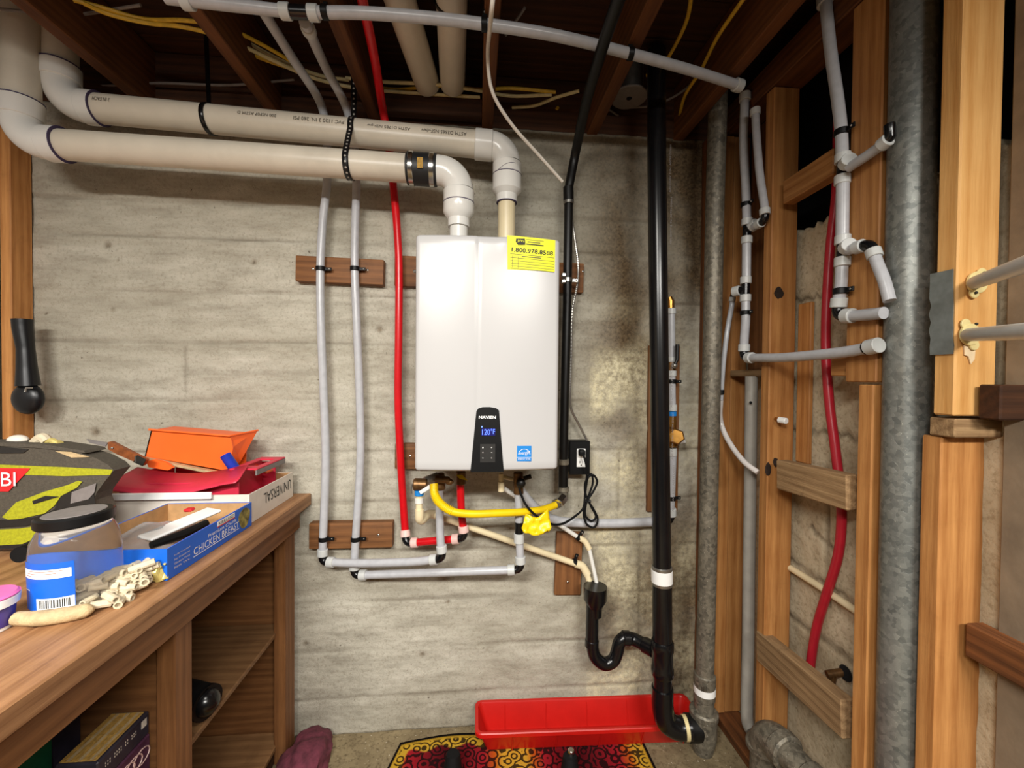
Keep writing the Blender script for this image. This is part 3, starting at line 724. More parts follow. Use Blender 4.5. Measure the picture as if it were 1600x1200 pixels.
# wooden cleats on the wall
def cleat(x0, y0, x1, y1, label, t=.04, skew=0.0, screws=()):
    a_ = PY((x0+x1)/2, (y0+y1)/2, -t); w_ = abs(PY(x1, (y0+y1)/2, -t).x-PY(x0, (y0+y1)/2, -t).x); h_ = abs(PY((x0+x1)/2, y0, -t).z-PY((x0+x1)/2, y1, -t).z)
    th = thing('cleat', label, 'wood block', (a_.x, -.02, a_.z-h_/2), 'wooden cleats screwed to the concrete')
    R = Matrix.Rotation(skew, 3, 'Y')
    mb = MB().box((a_.x, -t/2-.001, a_.z), (w_, t, h_), R, .005); mb.build('board', 'cleat', th)
    for sx, sy in screws: p = PY(sx, sy, -t); MB().ball((p.x, -t, p.z), .0055, 10, (1, .5, 1)).build('screw', 'chrome', th)
    return th
cleat(462, 402, 600, 442, 'upper brown wooden cleat behind the two white pipes', .038, 0.02, ((574, 422), (489, 420)))
cleat(483, 817, 614, 857, 'lower brown wooden cleat behind the two white pipes', .038, 0.005, ((591, 836), (515, 842)))
cleat(619, 405, 915, 452, 'long reddish cleat passing behind the heater near its top', .03, .01, ((911, 424),))
cleat(617, 693, 700, 733, 'short brown cleat behind the heater low on its left side', .03, .01, ((641, 713),))
cleat(868, 832, 909, 930, 'upright brown cleat behind the cream condensate pipes', .022, .03, ((887, 910),))
cleat(1013, 540, 1061, 800, 'tall brown board behind the black drain stack', .02, .0, ())
# ceiling main
zc = 2.30
mainp = [PZ(258, -4, zc), PZ(380, 10, zc), PZ(470, 19, zc), PZ(560, 20, zc), PZ(660, 27, zc), PZ(757, 38, zc), PZ(870, 56, zc), PZ(985, 84, zc), PZ(1080, 110, zc), PZ(1158, 135, zc)]
mt = thing('ceiling_pipe', 'long pale plastic water pipe crossing under the joists', 'water pipe', mainp[5])
MB().tube(mainp, RP, 14, True, 8).build('pipe', 'pex', mt)
q, d = trim(mainp[-1], mainp[-2], 0); MB().cyl(q, q+d*.026, .019, .0015, 16).build('sleeve', 'pexring', mt)
q, d = trim(PZ(284, 2, zc), mainp[3], 0); MB().cyl(q, q+d*.026, .019, .0015, 16).build('sleeve', 'pexring', mt)
tc = PZ(468, 19, zc); dx = (PZ(560, 20, zc)-PZ(380, 10, zc)).normalized()
MB().cyl(tc-dx*.022, tc+dx*.022, .0162, .001, 16).build('tee', 'abs', mt)
for s_ in (-1, 1): MB().cyl(tc+dx*s_*.022, tc+dx*s_*.048, .019, .0015, 16).build('sleeve', 'pexring', mt)
for x, y in ((508, 19), (757, 38), (985, 84)): p = PZ(x, y, zc); clamp(mt, p, dx, UP, RP)
# left white line
z0 = 2.355
A_top = [PZ(380, -30, z0), PZ(400, 0, z0), PZ(455, 88, z0), PY(501, 162, -.12)]
xa = PY(510, 285, YW).x
A_run = A_top+[PY(511, 225, -.072)]+[PY(x, y, YW) for x, y in ((511, 285), (504, 350), (500.5, 430), (502, 520), (506, 620), (509, 720), (505, 838))]
cA1 = PY(503.5, 878, YW); YP = -.16; cA2 = PY(692, 873, YP)
lnA = thing('water_pipe', 'left white plastic water line dropping down the wall to the heater', 'water pipe', cA1, 'plastic water lines on the wall')
pexline(lnA, [A_run+[cA1], [cA1, PY(560, 880, -.09), PY(640, 878, -.13), cA2], [cA2, PY(688, 840, YP), PY(686, 765, YP)]], ends=(False, False))
clamp(lnA, PY(501, 420, YW), UP, (1, 0, 0)); clamp(lnA, PY(505.5, 842, YW), UP, (1, 0, 0))
B_run = [tc+V((0, .03, 0)), PZ(482, 46, 2.31), PZ(510, 108, z0), PY(541, 168, -.12), PY(553, 225, -.072)]+[PY(x, y, YW) for x, y in ((557, 285), (555, 350), (554.5, 430), (558, 520), (562, 620), (563, 720), (556, 838))]
cB1 = PY(553, 899, YW); cB2 = PY(814, 890, YP)
lnB = thing('water_pipe', 'right white plastic water line ending in the lowest run under the heater', 'water pipe', cB1, 'plastic water lines on the wall')
pexline(lnB, [B_run+[cB1], [cB1, cB2], [cB2, PY(811, 835, YP)], ])
MB().cyl(PY(811, 836, YP), PY(811, 815, YP), .0155, .001, 14).build('union', 'abs', lnB)
MB().cyl(PY(811, 848, YP), PY(811, 833, YP), .0188, .0015, 16).build('sleeve', 'pexring', lnB)
MB().tube([PY(811, 816, YP), PY(810, 755, YP)], RP*1.05, 14).build('pipe', 'pex', lnB)
q, d = trim(B_run[1], B_run[2], 0); MB().cyl(q-d*.012, q+d*.012, .019, .0015, 16).build('sleeve', 'pexring', lnB)
clamp(lnB, PY(554.5, 420, YW), UP, (1, 0, 0)); clamp(lnB, PY(555.5, 842, YW), UP, (1, 0, 0))
R_run = [PZ(556, -30, z0), PZ(566, 0, z0), PZ(585, 90, z0), PY(597, 165, -.12), PY(606, 215, -.075)]+[PY(x, y, -.06) for x, y in ((614, 285), (620, 350), (623.5, 420), (623, 520), (622, 620), (625, 700), (629, 770), (633, 826))]
cR1 = PY(634, 849, -.075); cR2 = PY(726, 841, -.12)
lnR = thing('water_pipe', 'bright red plastic hot water line dropping beside the heater', 'water pipe', cR1, 'plastic water lines on the wall')
pexline(lnR, [R_run+[cR1], [cR1, cR2], [cR2, PY(721, 800, -.12), PY(719, 750, -.12)]], RP*.98, 'redpex', 'pexpink')
# brass valves under the heater
vl = thing('service_valve', 'brass service valve with relief port under the heater, left side', 'valve', PY(660, 765, -.16))
MB().cyl(PY(646, 757, -.2), PY(668, 757, -.2), .021, .004, 12).build('relief_body', 'bronze', vl)
MB().tube([PY(664, 752, -.19), PY(676, 748, -.18), PY(684, 745, -.17)], .016, 12).build('valve_body', 'steel', vl)
MB().cyl(PY(688, 765, YP), PY(686, 740, YP), .019, .003, 12).build('valve_stem', 'bronze', vl)
MB().tube([PY(680, 748, -.2), PY(700, 750, -.2), PY(706, 756, -.2)], [.013, .012, .005], 10).build('red_lever', 'bronze', vl)
MB().ball(PY(702, 753, -.2), .013, 10, (1.2, .7, .8)).build('valve_cap', 'bronze', vl)
beam('tag_strip', PY(656, 770, -.23), PY(672, 760, -.23), .001, .012, 'white', vl, up=(0, 0, 1), bev=0)
MB().tube([PY(644, 757, -.2), PY(642.5, 764, -.21), PY(643, 771, -.21)], .0025, 8).build('test_lever', 'steel', vl)
MB().cyl(PY(655, 766, -.2), PY(655, 774, -.2), .0155, .001, 14).build('blue_ring', 'bluelabel', vl)
vr = thing('service_valve', 'dark brass service valve under the heater, right side', 'valve', PY(815, 760, -.16))
MB().cyl(PY(810, 772, YP), PY(810, 738, YP), .018, .003, 12).build('valve_body', 'bronze', vr)
MB().ball(PY(814, 755, -.19), .017, 10, (1, .8, 1)).build('valve_cap', 'iron', vr)
MB().tube([PY(818, 748, -.19), PY(830, 744, -.19)], .008, 10).build('lever', 'iron', vr)
ry = thing('hot_outlet_valve', 'small fitting joining the red pipe to the heater underside', 'fitting', PY(720, 750, -.12))
MB().cyl(PY(720, 757, -.12), PY(720, 736, -.12), .018, .003, 12).build('valve_body', 'bronze', ry)
MB().prism([PY(712, 742, -.16), PY(722, 742, -.16), PY(731, 751, -.17), PY(718, 748, -.17)], (0, .002, 0)).build('yellow_handle', 'yellowfoil', ry, smooth=False)
# cream condensate pipe
cr_ = thing('condensate_pipe', 'cream plastic pipe sloping from the relief valve to the drain funnel', 'drain pipe', PY(780, 840, -.1))
RC = .0115
MB().tube([PY(655, 775, -.2), PY(655, 812, -.2)], RC*1.02, 14).build('pipe', 'cream', cr_)
MB().cyl(PY(655, 786, -.2), PY(655, 778, -.2), RC*1.3, .001, 14).build('adapter', 'pvcfit', cr_)
MB().tube([PY(655.5, 796, -.2), PY(655.5, 806, -.2), PY(656, 811, -.195), PY(660, 812, -.18), PY(668, 804, -.13), PY(678, 803, -.1)], RC*1.32, 14, True).build('elbow', 'cream', cr_)
e0_ = PY(908, 884, -.055)
MB().tube([PY(672, 802, -.11), PY(790, 843, -.08), e0_], RC, 14).build('pipe', 'cream', cr_)
MB().tube([PY(900, 881, -.055), PY(910, 885, -.055), PY(918, 898, -.06)], RC*1.32, 14, True).build('elbow', 'cream', cr_)
MB().tube([PY(916, 894, -.06), PY(924, 918, -.075)], RC, 14).build('pipe', 'cream', cr_)
clamp(cr_, PY(897, 879, -.055), PY(897, 879, -.055)-PY(800, 846, -.055), UP, RC)
MB().cyl(PY(684, 806, -.1), PY(678, 804, -.1), RC*1.25, .001, 14).build('coupling', 'cream', cr_)
c2_ = thing('condensate_pipe', 'thin pale pipe from under the heater into the drain funnel', 'drain pipe', PY(900, 840, -.06))
MB().tube([PY(783, 740, -.15), PY(783, 766, -.15)], .009, 12).build('pipe', 'cream', c2_)
MB().cyl(PY(783, 752, -.15), PY(783, 768, -.15), .0115, .001, 12).build('elbow', 'cream', c2_)
MB().tube([PY(787, 763, -.12), PY(850, 804, -.07), PY(907, 842, -.055)], .0085, 12).build('pipe', 'pvcfit', c2_)
MB().tube([PY(785, 745, -.12), PY(806, 750, -.12)], .007, 12).build('pipe', 'cream', c2_)
MB().tube([PY(904, 840, -.055), PY(914, 846, -.055), PY(921, 858, -.06)], .0112, 12, True).build('elbow', 'cream', c2_)
MB().tube([PY(920, 854, -.06), PY(935, 924, -.09)], .0075, 12).build('pipe', 'pvcfit', c2_)
clamp(c2_, PY(903, 840, -.056), V((1, 0, -.8)), V((.8, 0, 1)), .009)
# gas pipe
gp = thing('gas_pipe', 'black iron gas pipe running down the wall right of the heater', 'gas pipe', PY(884, 760, -.08))
RG = .0165
MB().tube([PZ(985, -60, 2.26), PZ(966, 0, 2.26), PZ(940, 78, 2.26), PZ(916, 160, 2.25), PY(900, 235, -.11), PY(889, 292, -.085)], RG, 14, True).build('pipe', 'iron', gp)
MB().cyl(PY(888, 292, -.085), PY(888.5, 318, -.085), .0195, .002, 14).build('elbow', 'iron', gp)
MB().cyl(PY(888.5, 314, -.085), PY(888.5, 319, -.085), .0205, .001, 14).build('coupling', 'steel', gp)
MB().tube([PY(888.5, 316, -.085), PY(886, 480, -.085), PY(883, 600, -.085), PY(880, 722, -.085)], RG, 14).build('pipe', 'iron', gp)
for y0, y1, m_ in ((717, 726, 'galvdark'), (760, 768, 'galvdark')): MB().cyl(PY(880.5, y0, -.085), PY(880.5, y1, -.085), .0205, .002, 14).build('coupling', m_, gp)
MB().tube([PY(880.5, 724, -.085), PY(880, 764, -.085)], RG*1.1, 14).build('nipple', 'iron', gp)
MB().tube([PY(880, 762, -.085), PY(880.5, 775, -.085), PY(876, 783, -.10), PY(868, 788, -.12)], .018, 14, True).build('elbow', 'galvdark', gp)
MB().cyl(PY(881, 776, -.11), PY(873, 786, -.13), .019, .002, 6).build('nut', 'chrome', gp)
clamp(gp, PY(886.5, 438, -.085), UP, (1, 0, 0), RG, mat='steel')
# yellow gas hose
gh = thing('gas_hose', 'yellow flexible gas hose hanging in a curve under the heater', 'gas hose', PY(760, 802, -.22))
hp = [PY(678, 756, -.24), PY(679, 772, -.25), PY(688, 787, -.25), PY(706, 799, -.25), PY(735, 803, -.24), PY(775, 802, -.22), PY(815, 800, -.19), PY(848, 796, -.15), PY(868, 789, -.12)]
MB().tube(hp, .0128, 14, True, 10).build('hose', 'yellowhose', gh)
mb = MB(); cc = catmull(hp[:4], 9)
for i in range(len(cc)-1): mb.cyl(cc[i].lerp(cc[i+1], .2), cc[i].lerp(cc[i+1], .7), .0150, .001, 14)
mb.build('corrugation', 'yellowhose', gh)
mb = MB(); n1, n2 = 12, 9; base_ = PY(840, 806, -.2)
for i in range(n1+1):
    for k in range(n2+1):
        u, v = i/n1*2-1, k/n2; wv_ = .052*(.75+.3*v)*(1-.25*max(0, v-.8)*4*abs(u)); p = base_+V((u*wv_-.002-.004*v, .012*noise.noise(V((u*3, v*3, 1)))-.012*v, -v*.058-(.006*cos(u*3))+.018*max(0, u)*(1-v)))
        mb.v.append(p)
mb.f = [(i*(n2+1)+k, i*(n2+1)+k+1, (i+1)*(n2+1)+k+1, (i+1)*(n2+1)+k) for i in range(n1) for k in range(n2)]
o = mb.build('warning_tag', 'yellowfoil', gh, label='crumpled yellow warning tag'); o.modifiers.new('thickness', 'SOLIDIFY').thickness = .001
# outlet
ob_ = thing('outlet_box', 'black outlet box with white receptacle right of the gas pipe', 'outlet', PY(906, 742, -.04))
a_, b_ = PY(889.5, 742, -.07), PY(922.5, 689, -.07)
MB().bb((a_.x+.003, -.064, a_.z+.003), (b_.x-.003, -.002, b_.z-.003), .003).build('box', 'blackplastic', ob_)
MB().bb((a_.x, -.07, a_.z), (b_.x, -.062, b_.z), .003).build('cover_plate', 'blackplastic', ob_)
a_, b_ = PY(901, 730, -.073), PY(915, 701, -.073); MB().bb((a_.x, -.0745, a_.z), (b_.x, -.069, b_.z), .0015).build('receptacle', 'white', ob_)
for x, y in ((906, 722), (910.5, 722)): p = PY(x, y, -.075); MB().box((p.x, -.0747, p.z), (.0025, .001, .009)).build('slot', 'print', ob_)
p = PY(908, 727, -.075); MB().ball((p.x, -.0745, p.z), .003, 8, (1, .3, 1)).build('slot', 'print', ob_)
# armoured cable
ac = thing('armoured_cable', 'thin silver armoured cable snaking from the gas pipe to the outlet', 'cable', PY(900, 500, -.06))
acp = [PY(895, 300, -.07), PY(894, 340, -.06), PY(898.5, 375, -.055), PY(903.5, 415, -.055), PY(902, 445, -.065), PY(894, 490, -.075), PY(892.5, 560, -.075), PY(890.5, 615, -.075), PY(893, 640, -.065), PY(905, 664, -.05), PY(918, 690, -.04)]
MB().tube(acp, .0038, 8, True, 10).build('core', 'wiregrey', ac)
mb = MB(); cc = catmull(acp, 26)
for i in range(0, len(cc)-1, 2): mb.cyl(cc[i], cc[i+1], .0046, 0, 7)
tag(mb.build('armour_ribs', 'steel', ac), kind='stuff')
# power cord
pc = thing('power_cord', 'black power cord tied in a loop below the outlet', 'cord', PY(925, 800, -.09))
MB().box(PY(909, 707, -.09), (.022, .03, .022), None, .005).build('plug', 'blackplastic', pc)
cord = [PY(x, y, Y) for x, y, Y in ((910, 708, -.10), (915, 722, -.11), (917, 742, -.10), (914, 765, -.09), (919, 782, -.09), (928, 797, -.09), (934, 812, -.09), (928, 824, -.09), (916, 818, -.09), (912, 800, -.09), (918, 782, -.095), (928, 766, -.09), (933, 752, -.09), (926, 742, -.09), (916, 750, -.09), (914, 768, -.085), (923, 790, -.085), (931, 806, -.085), (925, 814, -.085), (915, 806, -.085), (916, 786, -.085), (926, 756, -.085), (924, 741, -.085), (918, 748, -.08), (914, 774, -.08), (911, 794, -.09), (898, 807, -.11), (880, 818, -.14), (862, 819, -.17), (842, 809, -.19), (824, 792, -.2), (814, 772, -.19), (809, 750, -.18))]
MB().tube(cord, .0042, 8, True, 7).build('cable', 'blackmatte', pc)
mb = MB(); mb.cyl(PY(914, 783, -.09), PY(923, 783, -.09), .006, .001, 8); mb.build('cable_tie', 'blackplastic', pc)
# horizontal feed pipe
fd = thing('feed_pipe', 'pale plastic pipe running level behind the black stack to the valve', 'water pipe', PY(950, 817, -.05))
cF = PY(1047, 814, -.055)
pexline(fd, [[PY(812, 766, -.14), PY(838, 795, -.10), PY(866, 812, -.06), PY(900, 816.5, -.055), PY(960, 817.5, -.055), cF], [cF, PY(1047, 790, -.06), PY(1049, 735, -.06), PY(1050, 706, -.06)]], .0175, 'pex')
clamp(fd, PY(1047.5, 778, -.06), UP, (1, 0, 0), .0175)
# ------------------------------------------------------------------ shut-off and mixing valve on the feed
mv = thing('shutoff_valve', 'brass valve assembly with tagged round body right of the black stack', 'valve', PY(1050, 690, -.06))
MB().cyl(PY(1049, 712, -.06), PY(1049, 700, -.06), .021, .002, 16).build('sleeve', 'pexring', mv)
MB().cyl(PY(1049, 698, -.06), PY(1049, 668, -.06), .024, .004, 16).build('valve_body', 'brass', mv)
MB().cyl(PY(1057, 682, -.05), PY(1057, 682, -.11), .031, .005, 6).build('valve_bonnet', 'brass', mv)
MB().cyl(PY(1060, 684, -.07), PY(1069, 682, -.08), .026, .002, 16).build('paper_tag', 'white', mv, label='white paper tag wrapped on the valve')
MB().cyl(PY(1050, 668, -.06), PY(1050, 645, -.06), .0165, .003, 8).build('union', 'brass', mv)
MB().cyl(PY(1050, 650, -.06), PY(1050, 643, -.06), .0168, .001, 16).build('blue_ring', 'bluelabel', mv)
MB().cyl(PY(1050, 642, -.06), PY(1050, 632, -.06), .0185, .0015, 16).build('sleeve', 'pexring', mv)
MB().tube([PY(1050, 634, -.06), PY(1049, 585, -.06)], .0150, 14).build('pipe', 'pex', mv)
clamp(mv, PY(1049.5, 596, -.06), UP, (1, 0, 0), .015)
MB().cyl(PY(1049, 588, -.06), PY(1049, 579, -.06), .0185, .0015, 16).build('sleeve', 'pexring', mv)
MB().cyl(PY(1049, 580, -.06), PY(1049, 564, -.06), .0165, .003, 8).build('ball_valve', 'bronze', mv)
MB().ball(PY(1054, 571, -.09), .011, 10).build('valve_stem', 'steel', mv)
MB().tube([PY(1054, 571, -.095), PY(1058, 562, -.095), PY(1058.5, 538, -.095)], [.005, .007, .008], 8).build('lever', 'blackplastic', mv)
MB().cyl(PY(1049, 566, -.06), PY(1049, 558, -.06), .0185, .0015, 16).build('sleeve', 'pexring', mv)
MB().tube([PY(1049, 562, -.06), PY(1048.5, 488, -.06)], .015, 14).build('pipe', 'pex', mv)
MB().cyl(PY(1048.5, 491, -.06), PY(1048.5, 482, -.06), .0185, .0015, 16).build('sleeve', 'pexring', mv)
MB().tube([PY(1048.5, 483, -.06), PY(1048.5, 470, -.06), PY(1046, 464, -.06)], [.0125, .0125, .009], 10).build('brass_adapter', 'brass', mv)
# ------------------------------------------------------------------ black drain stack with trap
YS = -.215
st_ = thing('drain_stack', 'tall black plastic drain stack with a curved trap and open funnel', 'drain pipe', PY(1035, 1100, YS))
MB().tube([V((PY(1024, 212, YS).x, YS, 2.5)), PY(1026, 240, YS), PY(1034, 886, YS)], .0315, 22).build('pipe', 'abs', st_)
for i, y in enumerate((270, 350, 600, 680, 760)):
    p = PY(1039+i*1.2, y, YS); text('ABS DWV 2 IN. ASTM D2661', V((p.x+.005, YS-.029, p.z)), UP, (-1, 0, 0), .16, .006, 'baggrey', st_, 'pipe_lettering')
MB().cyl(PY(1034, 884, YS), PY(1034.5, 914, YS), .036, .003, 22).build('banded_coupling', 'steel', st_)
MB().cyl(PY(1034, 889, YS), PY(1034.4, 909, YS), .0366, .001, 22).build('coupling_label', 'white', st_)
MB().tube([PY(1034.5, 910, YS), PY(1035, 1012, YS)], .0335, 22).build('pipe', 'abs', st_)
MB().tube([PY(1035, y, YS) for y in (1000, 1003, 1014, 1018, 1040, 1044, 1052, 1055)], [.036, .039, .039, .036, .036, .039, .039, .036], 22).build('tee', 'abs', st_)
MB().tube([PY(1035, 1050, YS), PY(1035, 1098, YS)], .0325, 22).build('pipe', 'abs', st_)
MB().tube([PY(1035, 1074, YS), PY(1035.5, 1104, YS), PY(1041, 1126, YS-.005), PY(1058, 1137, YS-.01), PY(1078, 1137, YS-.015)], .037, 22, True).build('elbow', 'abs', st_)
MB().cyl(PY(1068, 1137, YS-.012), PY(1074, 1137, YS-.014), .039, .001, 22).build('masking_tape', 'romex', st_)
YT = -.115
fx = PY(930, 930, YT)
MB().tube([V((fx.x, YT, PY(930, y, YT).z)) for y in (962, 950, 946, 936, 916, 916.5, 935)], [.025, .0265, .030, .0425, .0435, .038, .036], 24, cap=False).build('funnel', 'abs', st_)
trap = [PY(926, 945, YT), PY(925, 985, YT), PY(925.5, 1008, YT), PY(930, 1026, YT), PY(944, 1037, YT), PY(958, 1032, YT), PY(964, 1019, YT), PY(968, 1004, YT), PY(977, 997, YT), PY(990, 999, YT), PY(1008, 1008, YT-.03), PY(1022, 1015, YS+.04), PY(1034, 1021, YS)]
MB().tube(trap, .0235, 18, True, 8).build('trap', 'abs', st_)
MB().cyl(PY(924.5, 1010, YT), PY(925, 999, YT), .026, .002, 18).build('hub', 'abs', st_)
MB().cyl(PY(972, 997, YT), PY(984, 997.5, YT), .0265, .003, 18).build('hub', 'abs', st_)
MB().cyl(PY(1006, 1007, YT-.025), PY(1022, 1015, YS+.04), .028, .003, 18).build('hub', 'abs', st_)
# ------------------------------------------------------------------ galvanised pipe in the corner
YG = -.175
gv = thing('vent_stack', 'slim galvanised steel pipe standing in the back right corner', 'steel pipe', PZ(1100, 1180, .0))
gx = [PY(x, y, YG) for x, y in ((1122, 150), (1117, 320), (1111, 620), (1105, 900), (1101, 1056))]
MB().tube([V((gx[0].x, YG, 2.5))]+gx, .0315, 20).build('pipe', 'galvdark', gv)
MB().cyl(PY(1101.5, 1052, YG), PY(1100.5, 1092, YG), .037, .004, 20).build('coupling', 'galvdark', gv)
tg = MB().cyl(PY(1101, 1071, YG), PY(1101, 1081, YG), .0376, 0, 20).build('barcode_label', 'white', gv)
for i in range(5): p = PY(1096+i*1.7, 1076, YG-.037); MB().box(p+V((0, -.002, 0)), (.0012+.0012*(i % 2), .001, .017)).build('bar', 'print', tg)
MB().tube([PY(1100.5, 1090, YG), PY(1100, 1112, YG)], .034, 20).build('pipe', 'galvdark', gv)
MB().cyl(PY(1100, 1108, YG), PY(1099.5, 1120, YG), .050, .006, 20).build('flange', 'galvdark', gv)
MB().tube([PY(1099.5, 1118, YG), PY(1099, 1150, YG), V((PY(1098, 1170, YG).x, YG, .0))], [.046, .046, .034], 20).build('tee', 'galvdark', gv)
MB().cyl(PY(1072, 1137, YG), PY(1092, 1137, YG), .045, .004, 20).build('side_inlet', 'iron', gv)
# grey pipe between the corner studs
XG = .985
gpv = thing('waste_pipe', 'grey plastic waste pipe rising between the corner studs', 'drain pipe', PX(1172, 1130, XG))
MB().tube([PX(1174, 588, XG), PX(1172, 760, XG), PX(1170, 900, XG), PX(1169, 1010, XG), PX(1167, 1100, XG), PX(1168, 1128, XG), PX(1174, 1142, XG)], .0205, 16, True, 6).build('pipe', 'greypvc', gpv)
MB().ball(PX(1173, 629, XG-.0195), .005, 8).build('screw', 'blackmatte', gpv)
# cast elbow at floor
ce_ = thing('floor_elbow', 'large grey galvanised elbow on the floor turning toward the viewer', 'steel pipe', PX(1200, 1190, .93))
XE = .93; c_e = PX(1194, 1138, XE)
MB().tube([V((c_e.x, c_e.y, .002)), V((c_e.x, c_e.y, c_e.z-.045))], .040, 20).build('riser', 'galvdark', ce_)
MB().tube(arc(c_e+V((0, 0, .0)), V((0, -.2, -1)), V((.12, -1, 0)), .062, 10), .049, 22).build('elbow', 'galvdark', ce_)
dE = V((.12, -1, -.03)).normalized(); pE = c_e+dE*.055
MB().cyl(pE, pE+dE*.04, .054, .006, 22).build('collar', 'galvdark', ce_)
MB().tube([pE+dE*.03, pE+dE*.09, pE+dE*.5], .040, 20).build('pipe', 'galvdark', ce_)
MB().cyl(pE+dE*.10, pE+dE*.14, .045, .004, 20).build('coupling', 'galvdark', ce_)
MB().cyl(V((c_e.x, c_e.y, c_e.z-.07)), V((c_e.x, c_e.y, c_e.z-.045)), .052, .006, 22).build('collar', 'galvdark', ce_)

# ------------------------------------------------------------------ small pipe network beside the corner
XN = .940
def nx(x, y, X=XN): return PX(x, y, X)
nw = thing('pipe_manifold', 'pale plastic riser with black tees at the corner studs', 'water pipe', nx(1165, 560))
cN = nx(1162, 559)
MB().tube([nx(1164, 146), nx(1163, 175), nx(1162, 230), nx(1165.5, 300), nx(1167, 345)], RP, 14, True).build('pipe', 'pex', nw)
MB().cyl(nx(1164, 146), nx(1164, 158), .019, .0015, 16).build('sleeve', 'pexring', nw)
teefit(nw, nx(1167, 361), [UP, -UP, V((.2, -1, .35))], RP*.97, e=.02)
MB().tube([nx(1166.5, 375), nx(1166, 440)], RP*1.02, 14).build('pipe', 'pex', nw)
teefit(nw, nx(1165, 452), [UP, -UP, V((-.35, .7, -.03))], RP*.97, e=.02)
pexline(nw, [[nx(1165, 466), nx(1165, 500), nx(1163, 530), cN], [cN, nx(1215, 559), nx(1260, 556), nx(1320, 550), nx(1372, 540)]], RP)
MB().cyl(nx(1356, 543), nx(1374, 539), .0188, .0015, 16).build('sleeve', 'pexring', nw)
MB().cyl(nx(1353, 543.5), nx(1356, 543), .0165, .0005, 16).build('ring_mark', 'abs', nw)
clamp(nw, nx(1165.5, 320), UP, (0, -1, 0)); clamp(nw, nx(1164.5, 489), UP, (0, -1, 0))
cN2 = nx(1196, 344)
pexline(nw, [[nx(1180, 170), nx(1182, 210), nx(1187, 270), nx(1194, 318), cN2], [cN2, nx(1178, 354)]], RP*.86, e=.018)
MB().cyl(nx(1180, 170), nx(1180, 180), .0165, .0015, 16).build('sleeve', 'pexring', nw)
cN3 = nx(1145, 459, .95)
pexline(nw, [[nx(1156, 455), cN3], [cN3, nx(1143, 480, .95), nx(1136, 520, .93), nx(1130, 570, .92), nx(1126, 625, .915)]], RP*.62, e=.012)
vt = thing('clear_tube', 'clear vinyl tube curling in front of the corner studs', 'tube', nx(1150, 700, .93))
MB().tube([nx(1126, 625, .915), nx(1125, 650, .92), nx(1130, 672, .925), nx(1144, 698, .93), nx(1163, 722, .935), nx(1184, 738, .955)], .0095, 12, True).build('tube_body', 'tube', vt)
MB().cyl(nx(1127, 609, .912), nx(1127, 616, .912), .011, .001, 10).build('band', 'abs', vt)
# stub valve on the third stud
sv = thing('capped_stub', 'small white cap on a brass stub nailed to the stud', 'cap', nx(1224, 657, .955))
y_ = yS3; q0 = PY(1212, 654, y_-.004); MB().cyl(q0, PY(1220, 656, y_-.03), .006, .001, 10).build('stub', 'brass', sv)
MB().cyl(PY(1217, 656, y_-.02), PY(1229, 658, y_-.045), .0105, .002, 14).build('cap', 'white', sv)
# ------------------------------------------------------------------ tall riser in the second bay
XM = .945
def mx(x, y, X=XM): return PX(x, y, X)
rs = thing('pipe_manifold', 'thick pale riser with black tees beside the dark opening', 'water pipe', mx(1310, 490))
MB().tube([mx(1286, -60), mx(1290, 0), mx(1298, 80), mx(1308, 150), mx(1314, 200), mx(1316, 245)], RP, 14, True).build('pipe', 'pex', rs)
MB().cyl(mx(1288, -10), mx(1289, 8), .019, .0015, 16).build('sleeve', 'pexring', rs)
back_ = V((0, -1, .16))
teefit(rs, mx(1316.5, 264), [UP, -UP, V((-.25, -.6, .12))], RP*.95, e=.017)
MB().tube([mx(1317, 282), mx(1316.5, 330), mx(1316, 370)], RP*1.02, 14).build('pipe', 'pex', rs)
teefit(rs, mx(1316.5, 392), [UP, -UP, V((-.25, -.6, .08))], RP*.95, e=.017)
cM = mx(1308, 494)
pexline(rs, [[mx(1315.5, 412), mx(1314, 445), mx(1311, 470), cM], [cM, mx(1340, 493), mx(1381, 489)]], RP)
clamp(rs, mx(1315, 207), UP, (0, -1, .35)); clamp(rs, mx(1313.5, 455), UP, (0, -1, 0))
X2 = .935
pexline(rs, [[mx(1326, 262, X2), mx(1355, 243, X2), mx(1384, 222, X2)], ], RP*.82)
MB().cyl(mx(1376, 228, X2), mx(1389, 217, X2), .0155, .0015, 16).build('sleeve', 'pexring', rs)
MB().tube([mx(1384, 222, X2), mx(1391, 214, X2), mx(1390, 195, X2)], .011, 12).build('elbow', 'abs', rs)
cM2 = mx(1360, 380, X2)
pexline(rs, [[mx(1326, 391, X2), cM2], [cM2, mx(1371, 412, X2), mx(1382, 440, X2), mx(1390, 470, X2)]], RP*.86, e=.018)
# red line in the bay
rl = thing('water_pipe', 'crimson plastic pipe bowing down behind the right wall blocking', 'water pipe', PX(1266, 1050, 1.035), 'red lines')
del rl['group']
XRd = 1.035
MB().tube([PX(x, y, XRd) for x, y in ((1310, 180), (1307, 300), (1298, 380), (1292, 470), (1290.5, 550), (1296, 630), (1305, 700), (1313, 770), (1315, 815), (1309, 870), (1291, 930), (1275, 985), (1265, 1050), (1262, 1090))], .0125, 14, True).build('pipe', 'crimson', rl)
